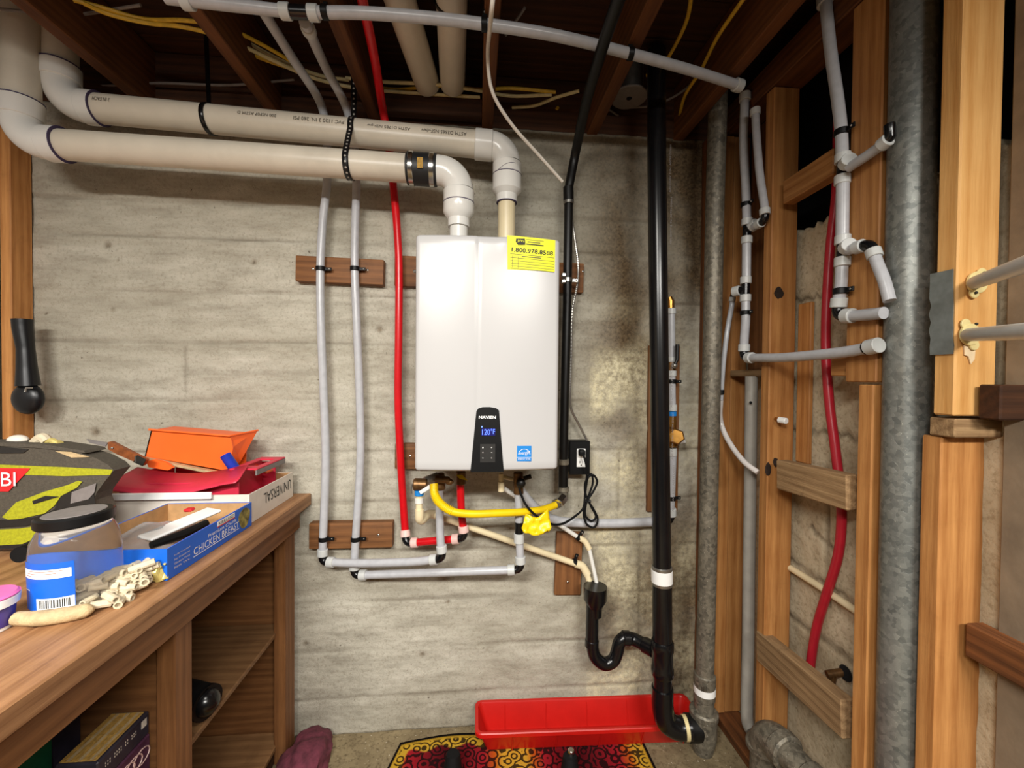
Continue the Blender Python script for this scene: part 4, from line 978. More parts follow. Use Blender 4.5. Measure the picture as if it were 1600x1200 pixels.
# pale pipe low in the bay
MB().tube([PX(1215, 875, 1.05), PX(1280, 916, 1.05), PX(1352, 964, 1.05)], .0105, 12).build('conduit', 'cream', label='cream pipe running level low inside the right wall', cat='pipe')
bo = thing('pipe_stub', 'short brown pipe stub poking from a hole in the right concrete wall', 'pipe stub', PX(1310, 1055, 1.05))
MB().tube([PX(1292, 1054, 1.03), PX(1318, 1050, 1.074)], .011, 12).build('stub', 'bronze', bo)
MB().tube([PX(1303, 1053, 1.045), PX(1300, 1066, 1.045)], .009, 12).build('branch', 'bronze', bo)
MB().ball(PX(1321, 1052, 1.073), .022, 12, (.3, 1, 1)).build('hole', 'void_shade', bo)
# ------------------------------------------------------------------ large galvanised stack
XL = 1.0
bs = thing('steel_stack', 'thick mottled galvanised steel stack standing in the stud bay', 'steel pipe', V((XL, PX(1404, 1200, XL).y, 0)))
yl = PX(1415, 600, XL).y
tp, bt = PX(1429, 0, XL), PX(1404, 1200, XL); ex = (tp-bt)*.25
MB().tube([V((bt.x, bt.y, .04)), bt, tp, V((tp.x, tp.y, 2.5))], .0432, 32).build('pipe', 'galv', bs)
# nail plate
a_ = PX(1457, 428, SX-.002); b_ = PX(1491, 553, SX-.002)
mb = MB(); rows = 10
for i in range(rows+1):
    t = i/rows; z = a_.z+(b_.z-a_.z)*t; y0 = PX(1455, 428+125*t, SX-.002).y+.004*noise.noise(V((t*9, 1, 2))); y1 = PX(1491, 428+125*t, SX-.002).y+.003*noise.noise(V((t*13, 4, 2)))
    mb.v += [V((SX-.0035, y0, z)), V((SX-.0035, y1, z))]
mb.f = [(2*i, 2*i+1, 2*i+3, 2*i+2) for i in range(rows)]
o = mb.build('nail_plate', 'plate', label='grey sheet metal nail plate on the pale stud beside the steel stack', cat='metal plate', smooth=False); o.modifiers.new('thickness', 'SOLIDIFY').thickness = .0016
# stub-outs with flanges at far right
def stub(fx_, fy, ex_, ey, label, hole):
    p = PY(fx_, fy, yS1-.003); dvec = (PY(ex_, ey, yS1-.22)-p).normalized(); q_ = p+dvec*.42
    t = thing('stub_out', label, 'water pipe', p, 'white stub-outs through the pale stud')
    MB().tube([p+V((0, .003, 0)), q_], .0128, 16).build('pipe', 'pexring', t)
    R = rotm((1, 0, 0), (0, 0, 1))
    mb = MB().cyl(p, p+V((0, -.006, 0)), .022, .001, 20)
    for s_ in ((-.55, 1), (.55, -1)) if hole else ((.6, .9), (-.3, -1)): mb.cyl(p+V((s_[0]*.018, 0, s_[1]*.021)), p+V((s_[0]*.018, -.0045, s_[1]*.021)), .0105, .001, 14)
    mb.build('flange', 'flange', t)
    for s_ in ((-.9, .1), (.5, 1)) if hole else ((.6, .9), (-.3, -1)): MB().ball(p+V((s_[0]*.019, -.006, s_[1]*.021)), .003, 8).build('screw_hole', 'print', t)
stub(1524, 442, 1600, 414, 'upper white stub-out pipe with yellowed flange on the pale stud', False)
stub(1513, 523, 1600, 518, 'lower white stub-out pipe with yellowed flange on the pale stud', True)
p = PY(1513, 552, yS1-.001); MB().prism([p+V((-.012, 0, .016)), p+V((.014, 0, .016)), p+V((.012, 0, -.012)), p+V((.004, 0, -.022)), p+V((-.002, 0, -.006)), p+V((-.01, 0, -.004))], (0, -.002, 0)).build('glue_drip', 'glue', label='pale glue drip under the lower flange', cat='glue', smooth=False)
# scorch marks are soot on the wood
def soot(p, n_, rx, rz, par):
    n_ = V(n_); R = rotm((n_.y, -n_.x, 0), (0, 0, 1)); mb = MB(); c = V(p)+n_*.0006; k = 14
    ring = [c+R @ V((rx*cos(2*pi*i/k)*random.uniform(.8, 1.1), rz*sin(2*pi*i/k)*random.uniform(.8, 1.1), 0)) for i in range(k)]
    mb.prism(ring, n_*.0004); mb.build('soot_mark', 'scorch', par, smooth=False)
soot(PY(1217, 458, yS3-.001), (0, -1, 0), .017, .02, frame); soot(PY(1200, 733, yS3-.001), (0, -1, 0), .011, .022, frame); soot(PY(1212, 722, yS3-.001), (0, -1, 0), .010, .016, frame)
# ------------------------------------------------------------------ wiring in the joist bays
def wire(label, pts, r, mat, group='electrical cables between the joists', name='cable'):
    return MB().tube(pts, r, 8, True, 8).build(name, mat, label=label, cat='cable', group=group)
zw = 2.415
def cz(x, y, z=zw): return PZ(x, y, z)
wire('flat pale cable hanging loose in front of the dark joists', [PZ(772, -20, 2.2), PZ(767, 30, 2.18), PY(762, 90, -.42), PY(770, 145, -.38), PY(800, 195, -.33), PY(838, 238, -.28), PY(879, 284, -.24)], .0052, 'wirewhite', None, 'hanging_cable')
yw = [(1, [(130, 5), (170, 22), (230, 36), (285, 42), (345, 58), (400, 88), (470, 112)], 'romexyellow', 'upper yellow cable sagging between the left joists'),
      (2, [(115, 0), (160, 12), (225, 30), (290, 32), (350, 42), (410, 70), (470, 105)], 'romexyellow', 'lower yellow cable bundled with another between the left joists'),
      (3, [(330, 30), (380, 62), (440, 95), (500, 118), (545, 125)], 'romex', 'tan cable running under the left white pipe drop'),
      (4, [(380, 72), (430, 96), (490, 122), (560, 138), (640, 145), (750, 152)], 'romex', 'tan cable sagging lowest between the middle joists'),
      (5, [(540, 122), (600, 128), (680, 132), (750, 142), (800, 150), (862, 148)], 'romex', 'tan cable passing just under the two ceiling drain pipes'),
      (6, [(560, 132), (620, 140), (690, 134), (750, 140), (800, 138), (868, 144)], 'romexyellow', 'yellow cable twisted among tan ones in the middle bay'),
      (7, [(0, 14), (40, 18), (110, 24), (220, 8)], 'wiregrey', 'grey cable at the upper left corner'),
      (8, [(40, 122), (80, 130), (150, 134), (250, 130), (360, 133), (460, 124)], 'wiregrey', 'grey cable behind the upper vent pipe elbow'),
      (9, [(800, 168), (835, 165), (870, 152), (905, 142)], 'romex', 'tan cable loop right of the middle joist'),
      (10, [(838, 196), (858, 182), (872, 168)], 'romexyellow', 'short yellow cable end near the wall top'),
      (11, [(1080, -20), (1078, 10), (1070, 40), (1050, 80), (1030, 108), (1010, 118)], 'romexyellow', 'yellow cable dropping past the right part of the long water pipe'),
      (12, [(1175, -20), (1150, 15), (1120, 60), (1095, 110), (1070, 150), (1060, 190)], 'romexyellow', 'yellow cable along the right joist'),
      (13, [(950, 170), (980, 190), (1018, 212)], 'wiregrey', 'grey cable running to the top of the black stack'),
      (14, [(985, 168), (1020, 165), (1055, 150), (1085, 128)], 'wiregrey', 'grey cable curving past the round junction cover'),
      (15, [(820, 12), (808, 30), (790, 55)], 'wiregrey', 'short grey cable above the long water pipe'),
      (16, [(990, 38), (980, 60), (968, 84)], 'wirewhite', 'thin white cable crossing the long water pipe')]
for i, pts, m_, lb in yw:
    z = 2.40+.010*(i % 4)
    wire(lb, [PZ(x, y, z) for x, y in pts], .0058 if m_ != 'wiregrey' else .0042, m_)
jb = thing('junction_cover', 'round grey cover plate on the dark ceiling by the black stack', 'cover plate', PZ(982, 152, 2.40))
c_ = PZ(983, 151, 2.41); MB().cyl(c_+V((0, 0, -.006)), c_+V((0, 0, .002)), .066, .002, 24).build('disc', 'wiregrey', jb)
MB().cyl(c_+V((0, 0, .0)), c_+V((0, 0, .11)), .05, 0, 16).build('box', 'steel', jb)
MB().cyl(c_+V((0, 0, -.0075)), c_+V((0, 0, -.005)), .01, 0, 10).build('knob', 'blackmatte', jb)

# ------------------------------------------------------------------ workbench
BX, BZ = -.615, .929
bn = thing('workbench', 'long brown wooden workbench with open shelves along the left', 'workbench', (-1.1, -1.0, 0))
for i, (x0, x1) in enumerate(((-.760, BX), (-.925, -.762), (-1.09, -.927), (-1.255, -1.092), (-1.42, -1.257), (-1.585, -1.422), (-1.75, -1.587))):
    wbox('top_plank', (x0, -2.0, BZ-.044), (x1, -.004, BZ), 'benchtop', bn, .003)
wbox('apron', (-.665, -2.0, BZ-.115), (-.637, -.05, BZ-.045), 'bench', bn)
def stile(y0, y1): wbox('stile', (-.700, y0, .0), (-.660, y1, BZ-.046), 'bench', bn)
stile(-.115, -.040); stile(-.650, -.592); stile(-1.30, -1.22)
wbox('end_panel', (-1.74, -.055, .02), (-.702, -.030, BZ-.046), 'bench', bn)
wbox('divider', (-1.74, -.63, .02), (-.702, -.607, BZ-.046), 'bench', bn)
wbox('back_panel', (-1.76, -2.0, .02), (-1.742, -.03, BZ-.046), 'darkwood', bn)
zs1 = PX(446, 971, -.69).z; zs0 = PX(447, 1137, -.69).z
wbox('shelf', (-1.74, -.606, zs1-.016), (-.692, -.057, zs1), 'shelfwood', bn)
wbox('shelf', (-1.74, -.606, zs0-.018), (-.692, -.057, zs0), 'shelfwood', bn)
wbox('kick_board', (-.72, -.60, 0), (-.70, -.06, zs0-.02), 'darkwood', bn)
zs2 = .36
wbox('shelf', (-1.74, -1.99, zs2-.018), (-.692, -.632, zs2), 'shelfwood', bn)
wbox('shelf', (-1.74, -1.99, zs0-.018), (-.692, -.632, zs0), 'shelfwood', bn)
# black canister on the shelf
cn = thing('canister', 'black cylindrical canister lying on the upper bench shelf', 'canister', V((-.72, -.53, zs1)))
ax = V((1, -.35, -.0)).normalized(); cc_ = PX(322, 1112, -.70); cc_.z = zs1+.042
MB().tube([cc_-ax*.16, cc_-ax*.01, cc_], [.040, .040, .042], 24).build('body', 'blackmatte', cn)
MB().tube([cc_-ax*.004, cc_+ax*.006, cc_+ax*.006, cc_-ax*.002], [.042, .042, .036, .035], 24, cap=False).build('rim', 'blackplastic', cn)
MB().ball(cc_-ax*.002, .034, 16, (1, 1, 1)).build('lens', 'abs', cn)
# boxes below the bench
gb = thing('game_box', 'worn dark box with frayed tan top on the near bench shelf', 'box', V((-.76, -.70, .57)))
R = Matrix.Rotation(radians(4), 3, 'Z')
def gbox(y0, y1, x0, x1, z0, z1): return V(((x0+x1)/2, (y0+y1)/2, (z0+z1)/2)), (x1-x0, y1-y0, z1-z0)
zt = .62
MB().bb((-.800, -.765, zt-.05), (-.722, -.637, zt), .003).build('side_walls', 'bookcover', gb)
MB().bb((-.796, -.760, zt-.008), (-.729, -.642, zt+.0012), .001).build('frayed_top', 'bookpage', gb)
for i in range(6): MB().bb((-.794+i*.0105, -.758, zt+.001), (-.788+i*.0105, -.645, zt+.0022)).build('frayed_strip', 'stick' if i % 2 else 'bookpage', gb, smooth=False)
for i in range(2): text('III IIII II III', V((-.7218, -.712, zt-.016-i*.006)), (0, 1, 0), UP, .075, .0035, 'wirewhite', gb, 'side_print')
rect(V((-.7219, -.653, zt-.017)), (0, 1, 0), UP, .014, .016).build('price_label', 'wirewhite', gb, smooth=False)
pb_ = thing('storage_box', 'dark purple box under the worn tan-topped box', 'box', V((-.765, -.70, zs2)))
MB().bb((-.806, -.768, zs2+.001), (-.722, -.635, zt-.052), .003).build('carton_body', 'boxpurple', pb_)
for i in range(3): MB().tube([V((-.7215, -.70+.022*cos(t_)+.02*i, zt-.085+.016*sin(t_))) for t_ in [2*pi*k/12 for k in range(13)]], .0012, 5).build('ring_print', 'pexpink', pb_)
MB().bb((-1.2, -1.10, zs2+.001), (-.84, -.72, .79), .012).build('storage_bin', 'green', label='dark green plastic bin deep in the near bench bay', cat='bin')
MB().bb((-1.2, -.714, zs2+.001), (-.86, -.640, .71), .005).build('storage_box', 'bookcover', label='black box in shadow behind the green bin', cat='box')
# maroon cloth on the floor
bm = bmesh.new(); bmesh.ops.create_icosphere(bm, subdivisions=4, radius=1.0)
for v in bm.verts:
    n_ = v.co.copy(); k = 1+.28*noise.noise(n_*1.6)+.12*noise.noise(n_*4); v.co = V((n_.x*.085*k, n_.y*.12*k, max(-.012, n_.z*.075*k)))
pc_ = PZ(452, 1190, 0.0); mb = MB(); mb._bm(bm, (pc_.x+.07, pc_.y-.03, .013)); mb.build('cloth_bundle', 'cloth', label='maroon cloth bundle on the floor beside the bench', cat='cloth')
# ------------------------------------------------------------------ tray, rug and posts on the floor
def tray():
    t = thing('tray', 'long red plastic trough on the floor against the back wall', 'tray', (.4, -.09, 0))
    zt_ = .105; R0 = (0.004, .845, -.178, -.018); B0 = (.045, .81, -.135, -.05)
    def loop(b, z, r, n=5):
        x0, x1, y0, y1 = b; out = []
        for cx, cy, a0 in ((x1-r, y1-r, 0), (x0+r, y1-r, pi/2), (x0+r, y0+r, pi), (x1-r, y0+r, 3*pi/2)):
            for i in range(n+1): a = a0+pi/2*i/n; out.append(V((cx+r*cos(a), cy+r*sin(a)-.012*((cx-.4)/.4), z)))
        return out
    def g(b, k): return (b[0]+k, b[1]-k, b[2]+k, b[3]-k)
    L_ = [loop(B0, .0135, .015), loop(g(R0, .012), zt_-.012, .02), loop(R0, zt_-.012, .025), loop(R0, zt_, .025), loop(g(R0, .003), zt_+.003, .024), loop(g(R0, .012), zt_+.002, .02), loop(g(R0, .015), zt_-.004, .02), loop(g(B0, .003), .0165, .014)]
    N = len(L_[0]); mb = MB()
    for l in L_: mb.v += l
    for k in range(len(L_)-1):
        for i in range(N): a = k*N+i; b = k*N+(i+1) % N; mb.f.append((a, b, b+N, a+N))
    mb.f.append(tuple(range(N))); mb.f.append(tuple(range((len(L_)-1)*N, len(L_)*N))[::-1])
    mb.build('trough', 'tray', t, ang=40)
    for i in range(5):
        x = .12+i*.16
        if x < .78:
            MB().tube([V((x, -.033-.012*((x-.4)/.4), zt_-.008)), V((x, -.056-.012*((x-.4)/.4), .014))], .0022, 6).build('rib', 'tray', t)
            MB().tube([V((x+.02, -.166-.012*((x-.4)/.4), zt_-.016)), V((x+.02, -.137-.012*((x-.4)/.4), .01))], .0022, 6).build('rib', 'tray', t)
    return t
tray()
def rug():
    poly = [(-.272, -.066), (-.002, -.022), (.63, -.03), (.63, -.6), (.66, -1.1), (-.52, -1.1), (-.34, -.17)]
    nx_, ny_ = 60, 50; mb = MB(); uv = []
    for k in range(ny_+1):
        for i in range(nx_+1):
            u, v = i/nx_, k/ny_; a = V((-.272, -.066, 0)).lerp(V((.63, -.012, 0)), u); b = V((-.55, -1.1, 0)).lerp(V((.66, -1.1, 0)), u); p = a.lerp(b, v)
            if u < .35: p.y += .012*sin(u/.35*pi)*(1-v)
            p.z = .005+.004*max(0, noise.noise(V((p.x*5, p.y*5, 2))))
            mb.v.append(p); d = min(v*(b-a).length, u*1.0, (1-u)*1.0); uv.append((u, d))
    mb.f = [(k*(nx_+1)+i, k*(nx_+1)+i+1, (k+1)*(nx_+1)+i+1, (k+1)*(nx_+1)+i) for k in range(ny_) for i in range(nx_)]; mb.uv = uv
    o = mb.build('rug', 'rug', label='red and yellow rug with black swirling pattern on the floor', cat='rug'); o.modifiers.new('thickness', 'SOLIDIFY').thickness = .004
rug()
for x, y, tip in ((707, 1176, False), (891, 1179, True)):
    b_ = PZ(x, 1236, .012); top = PY(x+(1 if not tip else -.5), y, b_.y+.02)
    t = thing('tapered_post', 'black tapered post with a silver tip standing on the rug' if tip else 'plain black tapered post standing on the rug, left of the tipped one', 'post', b_, 'black posts on the rug')
    MB().tube([V((b_.x, b_.y, .012)), top-V((0, 0, .004)), top], [.042, .023, .018], 16).build('shaft', 'blackmatte', t)
    if tip: MB().cyl(top+V((.003, 0, -.002)), top+V((.004, 0, .017)), .011, .002, 12).build('tip', 'chrome', t)

# ------------------------------------------------------------------ things on the bench
# black tool hanging on the post
hk = thing('hanging_tool', 'black long-handled tool with round head hanging on the corner post', 'tool', PY(42, 645, -.10))
MB().tube([PY(35, 499, -.10), PY(36, 515, -.10), PY(40, 545, -.10), PY(42, 575, -.10), PY(44, 603, -.10)], [.026, .025, .022, .025, .030], 14, True).build('handle', 'toolblack', hk)
MB().ball(PY(44, 623, -.10), .05, 18, (.95, .5, 1.05)).build('head', 'toolblack', hk)
MB().tube([PY(39, 612, -.128), PY(41, 606, -.126), PY(50, 606, -.126)], .003, 8).build('spring_clip', 'steel', hk)
# tool case: dark olive and green, printed
tcs = thing('tool_case', 'dark olive and lime tool case with red brand patch', 'tool case', PY(80, 870, -.5))
YC = -.52
def cp_(x, y, o=0): return PY(x, y, YC-o)
out_ = [(-60, 697), (0, 696), (60, 699), (120, 706), (150, 716), (170, 727), (178, 735), (173, 741), (163, 753), (150, 771), (147, 782), (155, 800), (150, 838), (110, 858), (-60, 858)]
MB().prism([cp_(x, y) for x, y in out_], (0, .05, 0)).build('body', 'bagdark', tcs, smooth=False)
MB().prism([cp_(x, y, .003) for x, y in ((-60, 692), (0, 691), (70, 695), (130, 704), (134, 708), (60, 700), (0, 697), (-60, 698))], (0, .058, 0)).build('lid', 'bagdark', tcs, smooth=False)
def cpatch(name, pts, mat, o): return MB().prism([cp_(x, y, o) for x, y in pts], (0, .001, 0)).build(name, mat, tcs, smooth=False)
cpatch('lime_band', ((-60, 724), (0, 726), (100, 730), (176, 734), (172, 742), (100, 744), (40, 742), (-60, 740)), 'baggreen', .0015)
cpatch('dark_slot', ((-60, 699), (0, 698), (44, 702), (36, 708), (-60, 709)), 'bagblack', .0025)
cpatch('tan_patch', ((86, 705), (110, 706), (140, 714), (112, 715)), 'stick', .0025)
bp = cpatch('brand_patch', ((-60, 730), (47, 732), (13, 768), (-60, 768)), 'redprint', .003)
text('RYOBI', cp_(-22, 749, .0045), (1, 0, 0), (.35, 0, 1), .13, .034, 'white', bp, 'brand_lettering')
cpatch('lime_figure', ((3, 808), (25, 785), (70, 768), (105, 758), (122, 751), (128, 753), (120, 762), (95, 775), (85, 790), (70, 802), (30, 811), (12, 812)), 'baggreen', .003)
cpatch('dark_stroke', ((50, 783), (70, 775), (92, 776), (72, 782), (52, 788)), 'bagblack', .0045)
cpatch('dark_patch', ((95, 775), (120, 764), (146, 772), (152, 800), (145, 822), (68, 822), (66, 806), (85, 795)), 'bagblack', .003)  # black area of the case's printed picture
cpatch('grey_badge', ((112, 769), (150, 755), (147, 770), (138, 780), (110, 787)), 'baggrey', .0045)
cpatch('black_band', ((-60, 815), (20, 812), (72, 806), (72, 812), (40, 822), (-60, 828)), 'bagblack', .0035)
cpatch('lime_base', ((-60, 830), (30, 826), (70, 820), (70, 834), (35, 850), (-60, 858)), 'baggreen', .003)
cpatch('black_foot', ((-60, 856), (35, 850), (70, 838), (66, 857), (-60, 857)), 'bagblack', .0032)
# small things behind the case
MB().ball(PY(28, 687, -.49), .022, 12, (1, .7, .55)).build('rag', 'whitecarton', label='white rag peeking over the tool case', cat='rag')
MB().tube([PY(54, 693, -.49), PY(66, 684, -.49), PY(74, 690, -.49)], .012, 10, True).build('coil', 'peg', label='pale coil behind the tool case top', cat='coil')
MB().tube([PY(70, 696, -.49), PY(80, 689, -.49), PY(90, 694, -.49), PY(95, 692, -.49)], .008, 10, True).build('tape_loop', 'foil', label='small yellow loop behind the tool case top', cat='loop')
# open carton
def open_box(t, x0, x1, y0, y1, z0, h, th, mat, inner, bottom='cardboard'):
    for nm, a, b in (('long_side', (x1-th, y0, z0), (x1, y1, z0+h)), ('long_side', (x0, y0, z0), (x0+th, y1, z0+h)), ('short_side', (x0+th, y0, z0), (x1-th, y0+th, z0+h)), ('short_side', (x0+th, y1-th, z0), (x1-th, y1, z0+h))):
        MB().bb(a, b).build(nm, mat, t, smooth=False)
    MB().bb((x0+th, y0+th, z0), (x1-th, y1-th, z0+.002)).build('bottom', bottom, t, smooth=False)
    q = .0006
    for a, b in (((x1-th-q, y0+th, z0), (x1-th, y1-th, z0+h-.001)), ((x0+th, y0+th, z0), (x0+th+q, y1-th, z0+h-.001)), ((x0+th, y1-th-q, z0), (x1-th, y1-th, z0+h-.001)), ((x0+th, y0+th, z0), (x1-th, y0+th+q, z0+h-.001))):
        MB().bb(a, b).build('lining', inner, t, smooth=False)
ck = thing('carton', 'blue open chicken breast carton on the bench edge', 'carton', (-.77, -.5, BZ))
cx1 = -.654; cy0, cy1 = -.680, -.345; ch = .068; cx0 = -.885
open_box(ck, cx0, cx1, cy0, cy1, BZ+.001, ch, .003, 'bluecarton', 'cardboard')
F_ = (0, 1, 0); xf = cx1+.0005
def cf(y, z): return V((xf, y, BZ+z))
text('CHICKEN BREAST', cf(-.505, .028), F_, UP, .185, .017, 'white', ck, 'product_lettering')
text('Premium Chunk', cf(-.485, .045), F_, UP, .12, .009, 'white', ck, 'product_lettering')
rect(cf(-.47, .061), F_, UP, .075, .012).build('brand_strip', 'white', ck, smooth=False)
text('KIRKLAND', cf(-.47, .061)+V((.001, 0, 0)), F_, UP, .066, .008, 'print', ck, 'brand_lettering')
rect(cf(-.47, .0535), F_, UP, .075, .0025).build('brand_rule', 'redprint', ck, smooth=False)
rect(cf(-.505, .016), F_, UP, .185, .0012).build('rule', 'white', ck, smooth=False)
for i in range(4): text(('Fully Cooked', 'No Preserves', 'Gluten Free', 'Net Wt.')[i], cf(-.635, .046-i*.009), F_, UP, .05, .0042, 'wirewhite', ck, 'small_lettering')
MB().prism([cf(-.385+.028*cos(t_)*(1+.15*sin(3*t_)), .036+.028*sin(t_)) for t_ in [2*pi*i/16 for i in range(16)]], (.0006, 0, 0)).build('food_picture', 'food', ck, smooth=False)
# plastic packet and scraps inside the carton
mb = MB(); n_ = 16
for i in range(n_+1):
    for k in range(n_+1):
        u, v = i/n_, k/n_; mb.v.append(V((-.872+.18*u, -.66+.24*v, BZ+.03+.045*sin(pi*u)*sin(pi*v)+.012*noise.noise(V((u*5, v*5, 3))))))
mb.f = [(i*(n_+1)+k, i*(n_+1)+k+1, (i+1)*(n_+1)+k+1, (i+1)*(n_+1)+k) for i in range(n_) for k in range(n_)]
o = mb.build('plastic_bag', 'film', label='crinkled clear plastic bag lying in the blue carton', cat='bag'); o.modifiers.new('thickness', 'SOLIDIFY').thickness = .001
pk = thing('white_packet', 'white packet with a red corner inside the blue carton', 'packet', (-.74, -.5, BZ+.05))
beam('pouch', (-.76, -.60, BZ+.062), (-.70, -.44, BZ+.078), .008, .05, 'white', pk, up=(1, 0, 0), bev=.003)
MB().box((-.745, -.47, BZ+.088), (.02, .02, .008), None, .003).build('red_corner', 'redprint', pk)
MB().tube([V((-.73, -.62, BZ+.055)), V((-.70, -.56, BZ+.057)), V((-.685, -.50, BZ+.062))], [.008, .012, .010], 10).build('scraper', 'blackplastic', label='black tool handle beneath the white packet in the carton', cat='tool')
MB().bb((-.955, -.63, BZ+.001), (-.892, -.57, BZ+.072), .002).build('small_carton', 'whitecarton', label='small white and blue carton behind the jar lid', cat='carton')
# paper box lid
ub = thing('paper_box', 'white paper box lid with upside-down lettering at the bench end', 'carton', (-.85, -.19, BZ))
ux1, uy0, uy1, uh = -.664, -.338, -.045, .088
open_box(ub, -1.13, ux1, uy0, uy1, BZ+.001, uh, .004, 'whitecarton', 'cardboard')
text('UNIVERSAL', V((ux1+.0006, -.16, BZ+.052)), (0, -1, 0), (0, 0, -1), .19, .034, 'print', ub, 'brand_lettering', sx=1)
# red caddy in the lid
rc = thing('tool_caddy', 'red plastic caddy with a hand slot piled with tools', 'caddy', (-.95, -.2, BZ+.06))
def caddy():
    zt_ = PY(300, 752, -.30).z; mb = MB(); n = 40
    x0, x1 = PY(158, 770, -.335).x, -.705
    # front flange: a wide drooping rim
    for i in range(n+1):
        u = i/n; x = x0+(x1-x0)*u
        zA = zt_+.028-.018*sin(pi*min(1, u*1.15))+.012*(u > .85)*(u-.85)*6
        mb.v.append(V((x+.02*(1-u), -.262+.03*(1-u), zA)))
        mb.v.append(V((x+.004, -.318, zA-.030)))
        mb.v.append(V((x, -.345+.01*u, zA-.040-.012*sin(pi*u)*0+.004*sin(u*9))))
    for i in range(n):
        for k in range(2): a = i*3+k; mb.f.append((a, a+1, a+4, a+3))
    o = mb.build('front_rim', 'redtray', rc); o.modifiers.new('thickness', 'SOLIDIFY').thickness = .003
    MB().bb((x0+.02, -.300, BZ+.045), (x1-.01, -.292, zt_-.004), .002).build('front_wall', 'redtray', rc)
    MB().bb((x0+.02, -.07, BZ+.045), (x1-.01, -.062, zt_+.012), .002).build('rear_wall', 'redtray', rc)
    MB().bb((x0+.02, -.292, BZ+.045), (x1-.01, -.07, BZ+.05), .001).build('floor_panel', 'redtray', rc)
    MB().bb((x0+.012, -.292, BZ+.05), (x0+.02, -.07, zt_+.01), .002).build('end_wall', 'redtray', rc)
    # handle end with slot
    xa_, xb_ = x1-.055, x1+.028; zz = zt_+.030
    for a, b in (((xa_, -.27, zz-.006), (xb_, -.225, zz)), ((xa_, -.115, zz-.006), (xb_, -.075, zz)), ((xa_, -.225, zz-.006), (xa_+.02, -.115, zz)), ((xb_-.02, -.225, zz-.006), (xb_, -.115, zz))): MB().bb(a, b, .002).build('handle_bar', 'redtray', rc)
    MB().bb((xb_-.005, -.27, zz-.022), (xb_, -.075, zz-.006), .001).build('handle_lip', 'baggrey', rc)
    MB().bb((xa_, -.27, BZ+.05), (xa_+.004, -.075, zz-.006), .001).build('end_wall', 'redtray', rc)
    return zt_
zt_ = caddy()
MB().bb((PY(160, 775, -.35).x, -.352, PY(160, 783, -.352).z), (PY(330, 780, -.35).x, -.344, PY(160, 772, -.352).z), .002).build('white_strip', 'white', label='white plastic strip along the carton behind the blue carton', cat='strip')
# orange bin
og = thing('parts_bin', 'bright orange plastic bin tipped on top of the red caddy', 'bin', PY(310, 745, -.2))
Yo = -.20
fr = [PY(226, 713, Yo), PY(236, 672, Yo), PY(360, 682, Yo), PY(364, 700, Yo), PY(357, 736, Yo), PY(352, 738, Yo)]
MB().prism(fr, (0, .006, 0)).build('front_wall', 'orange', og, smooth=False)
sh = V((.03, .11, .006))
MB().prism([fr[2], fr[3], fr[4], fr[4]+V((.01, .05, .02)), fr[2]+sh], (-.004, .002, 0)).build('end_wall', 'orange', og, smooth=False)
mb = MB(); mb.tube([fr[1]+V((-.004, -.003, .002)), fr[2]+V((0, -.003, .002)), fr[2]+sh], .0035, 8); mb.build('rim', 'orange', og)
MB().prism([fr[0], fr[4], fr[4]+V((.0, .10, .01)), fr[0]+V((0, .10, .01))], (0, 0, -.004)).build('base', 'orange', og, smooth=False)
MB().prism([fr[0], fr[1], fr[1]+V((0, .10, .0)), fr[0]+V((0, .10, .0))], (.004, 0, 0)).build('end_wall', 'orange', og, smooth=False)
MB().prism([fr[1]+V((0, .10, 0)), fr[2]+V((0, .10, 0)), fr[4]+V((0, .10, 0)), fr[0]+V((0, .10, 0))], (0, .004, 0)).build('rear_wall', 'orange', og, smooth=False)
MB().prism([fr[1], fr[2], fr[2]+V((0, .10, 0)), fr[1]+V((0, .10, 0))], (0, 0, -.004)).build('underside', 'orange', og, smooth=False)
beam('wood_strip', PY(224, 716, -.215), PY(360, 743, -.215), .02, .008, 'stick', None, up=(0, 0, 1), bev=.001, label='thin wooden strip under the orange bin', cat='stick')
MB().prism([PY(228, 721, -.25), PY(240, 718, -.25), PY(258, 722, -.25), PY(270, 731, -.25), PY(262, 735, -.25), PY(232, 730, -.25)], (0, .01, 0)).build('orange_scrap', 'orange', label='orange scrap beside the knife handle', cat='scrap', smooth=False)
MB().box(PY(408, 733, -.14), (.06, .05, .004), Matrix.Rotation(.3, 3, 'Y')).build('orange_card', 'orange', label='small orange piece inside the caddy end', cat='card')
mk_ = thing('marker_cap', 'short blue plastic tube leaning on the orange bin', 'tube', PY(372, 738, -.25))
MB().tube([PY(352, 711, -.245), PY(372, 740, -.225)], .0155, 18, cap=False).build('tube_wall', 'blueplastic', mk_)
MB().tube([PY(353.5, 713, -.244), PY(354.5, 714.5, -.243)], .0145, 18).build('inner_face', 'blueplastic', mk_)
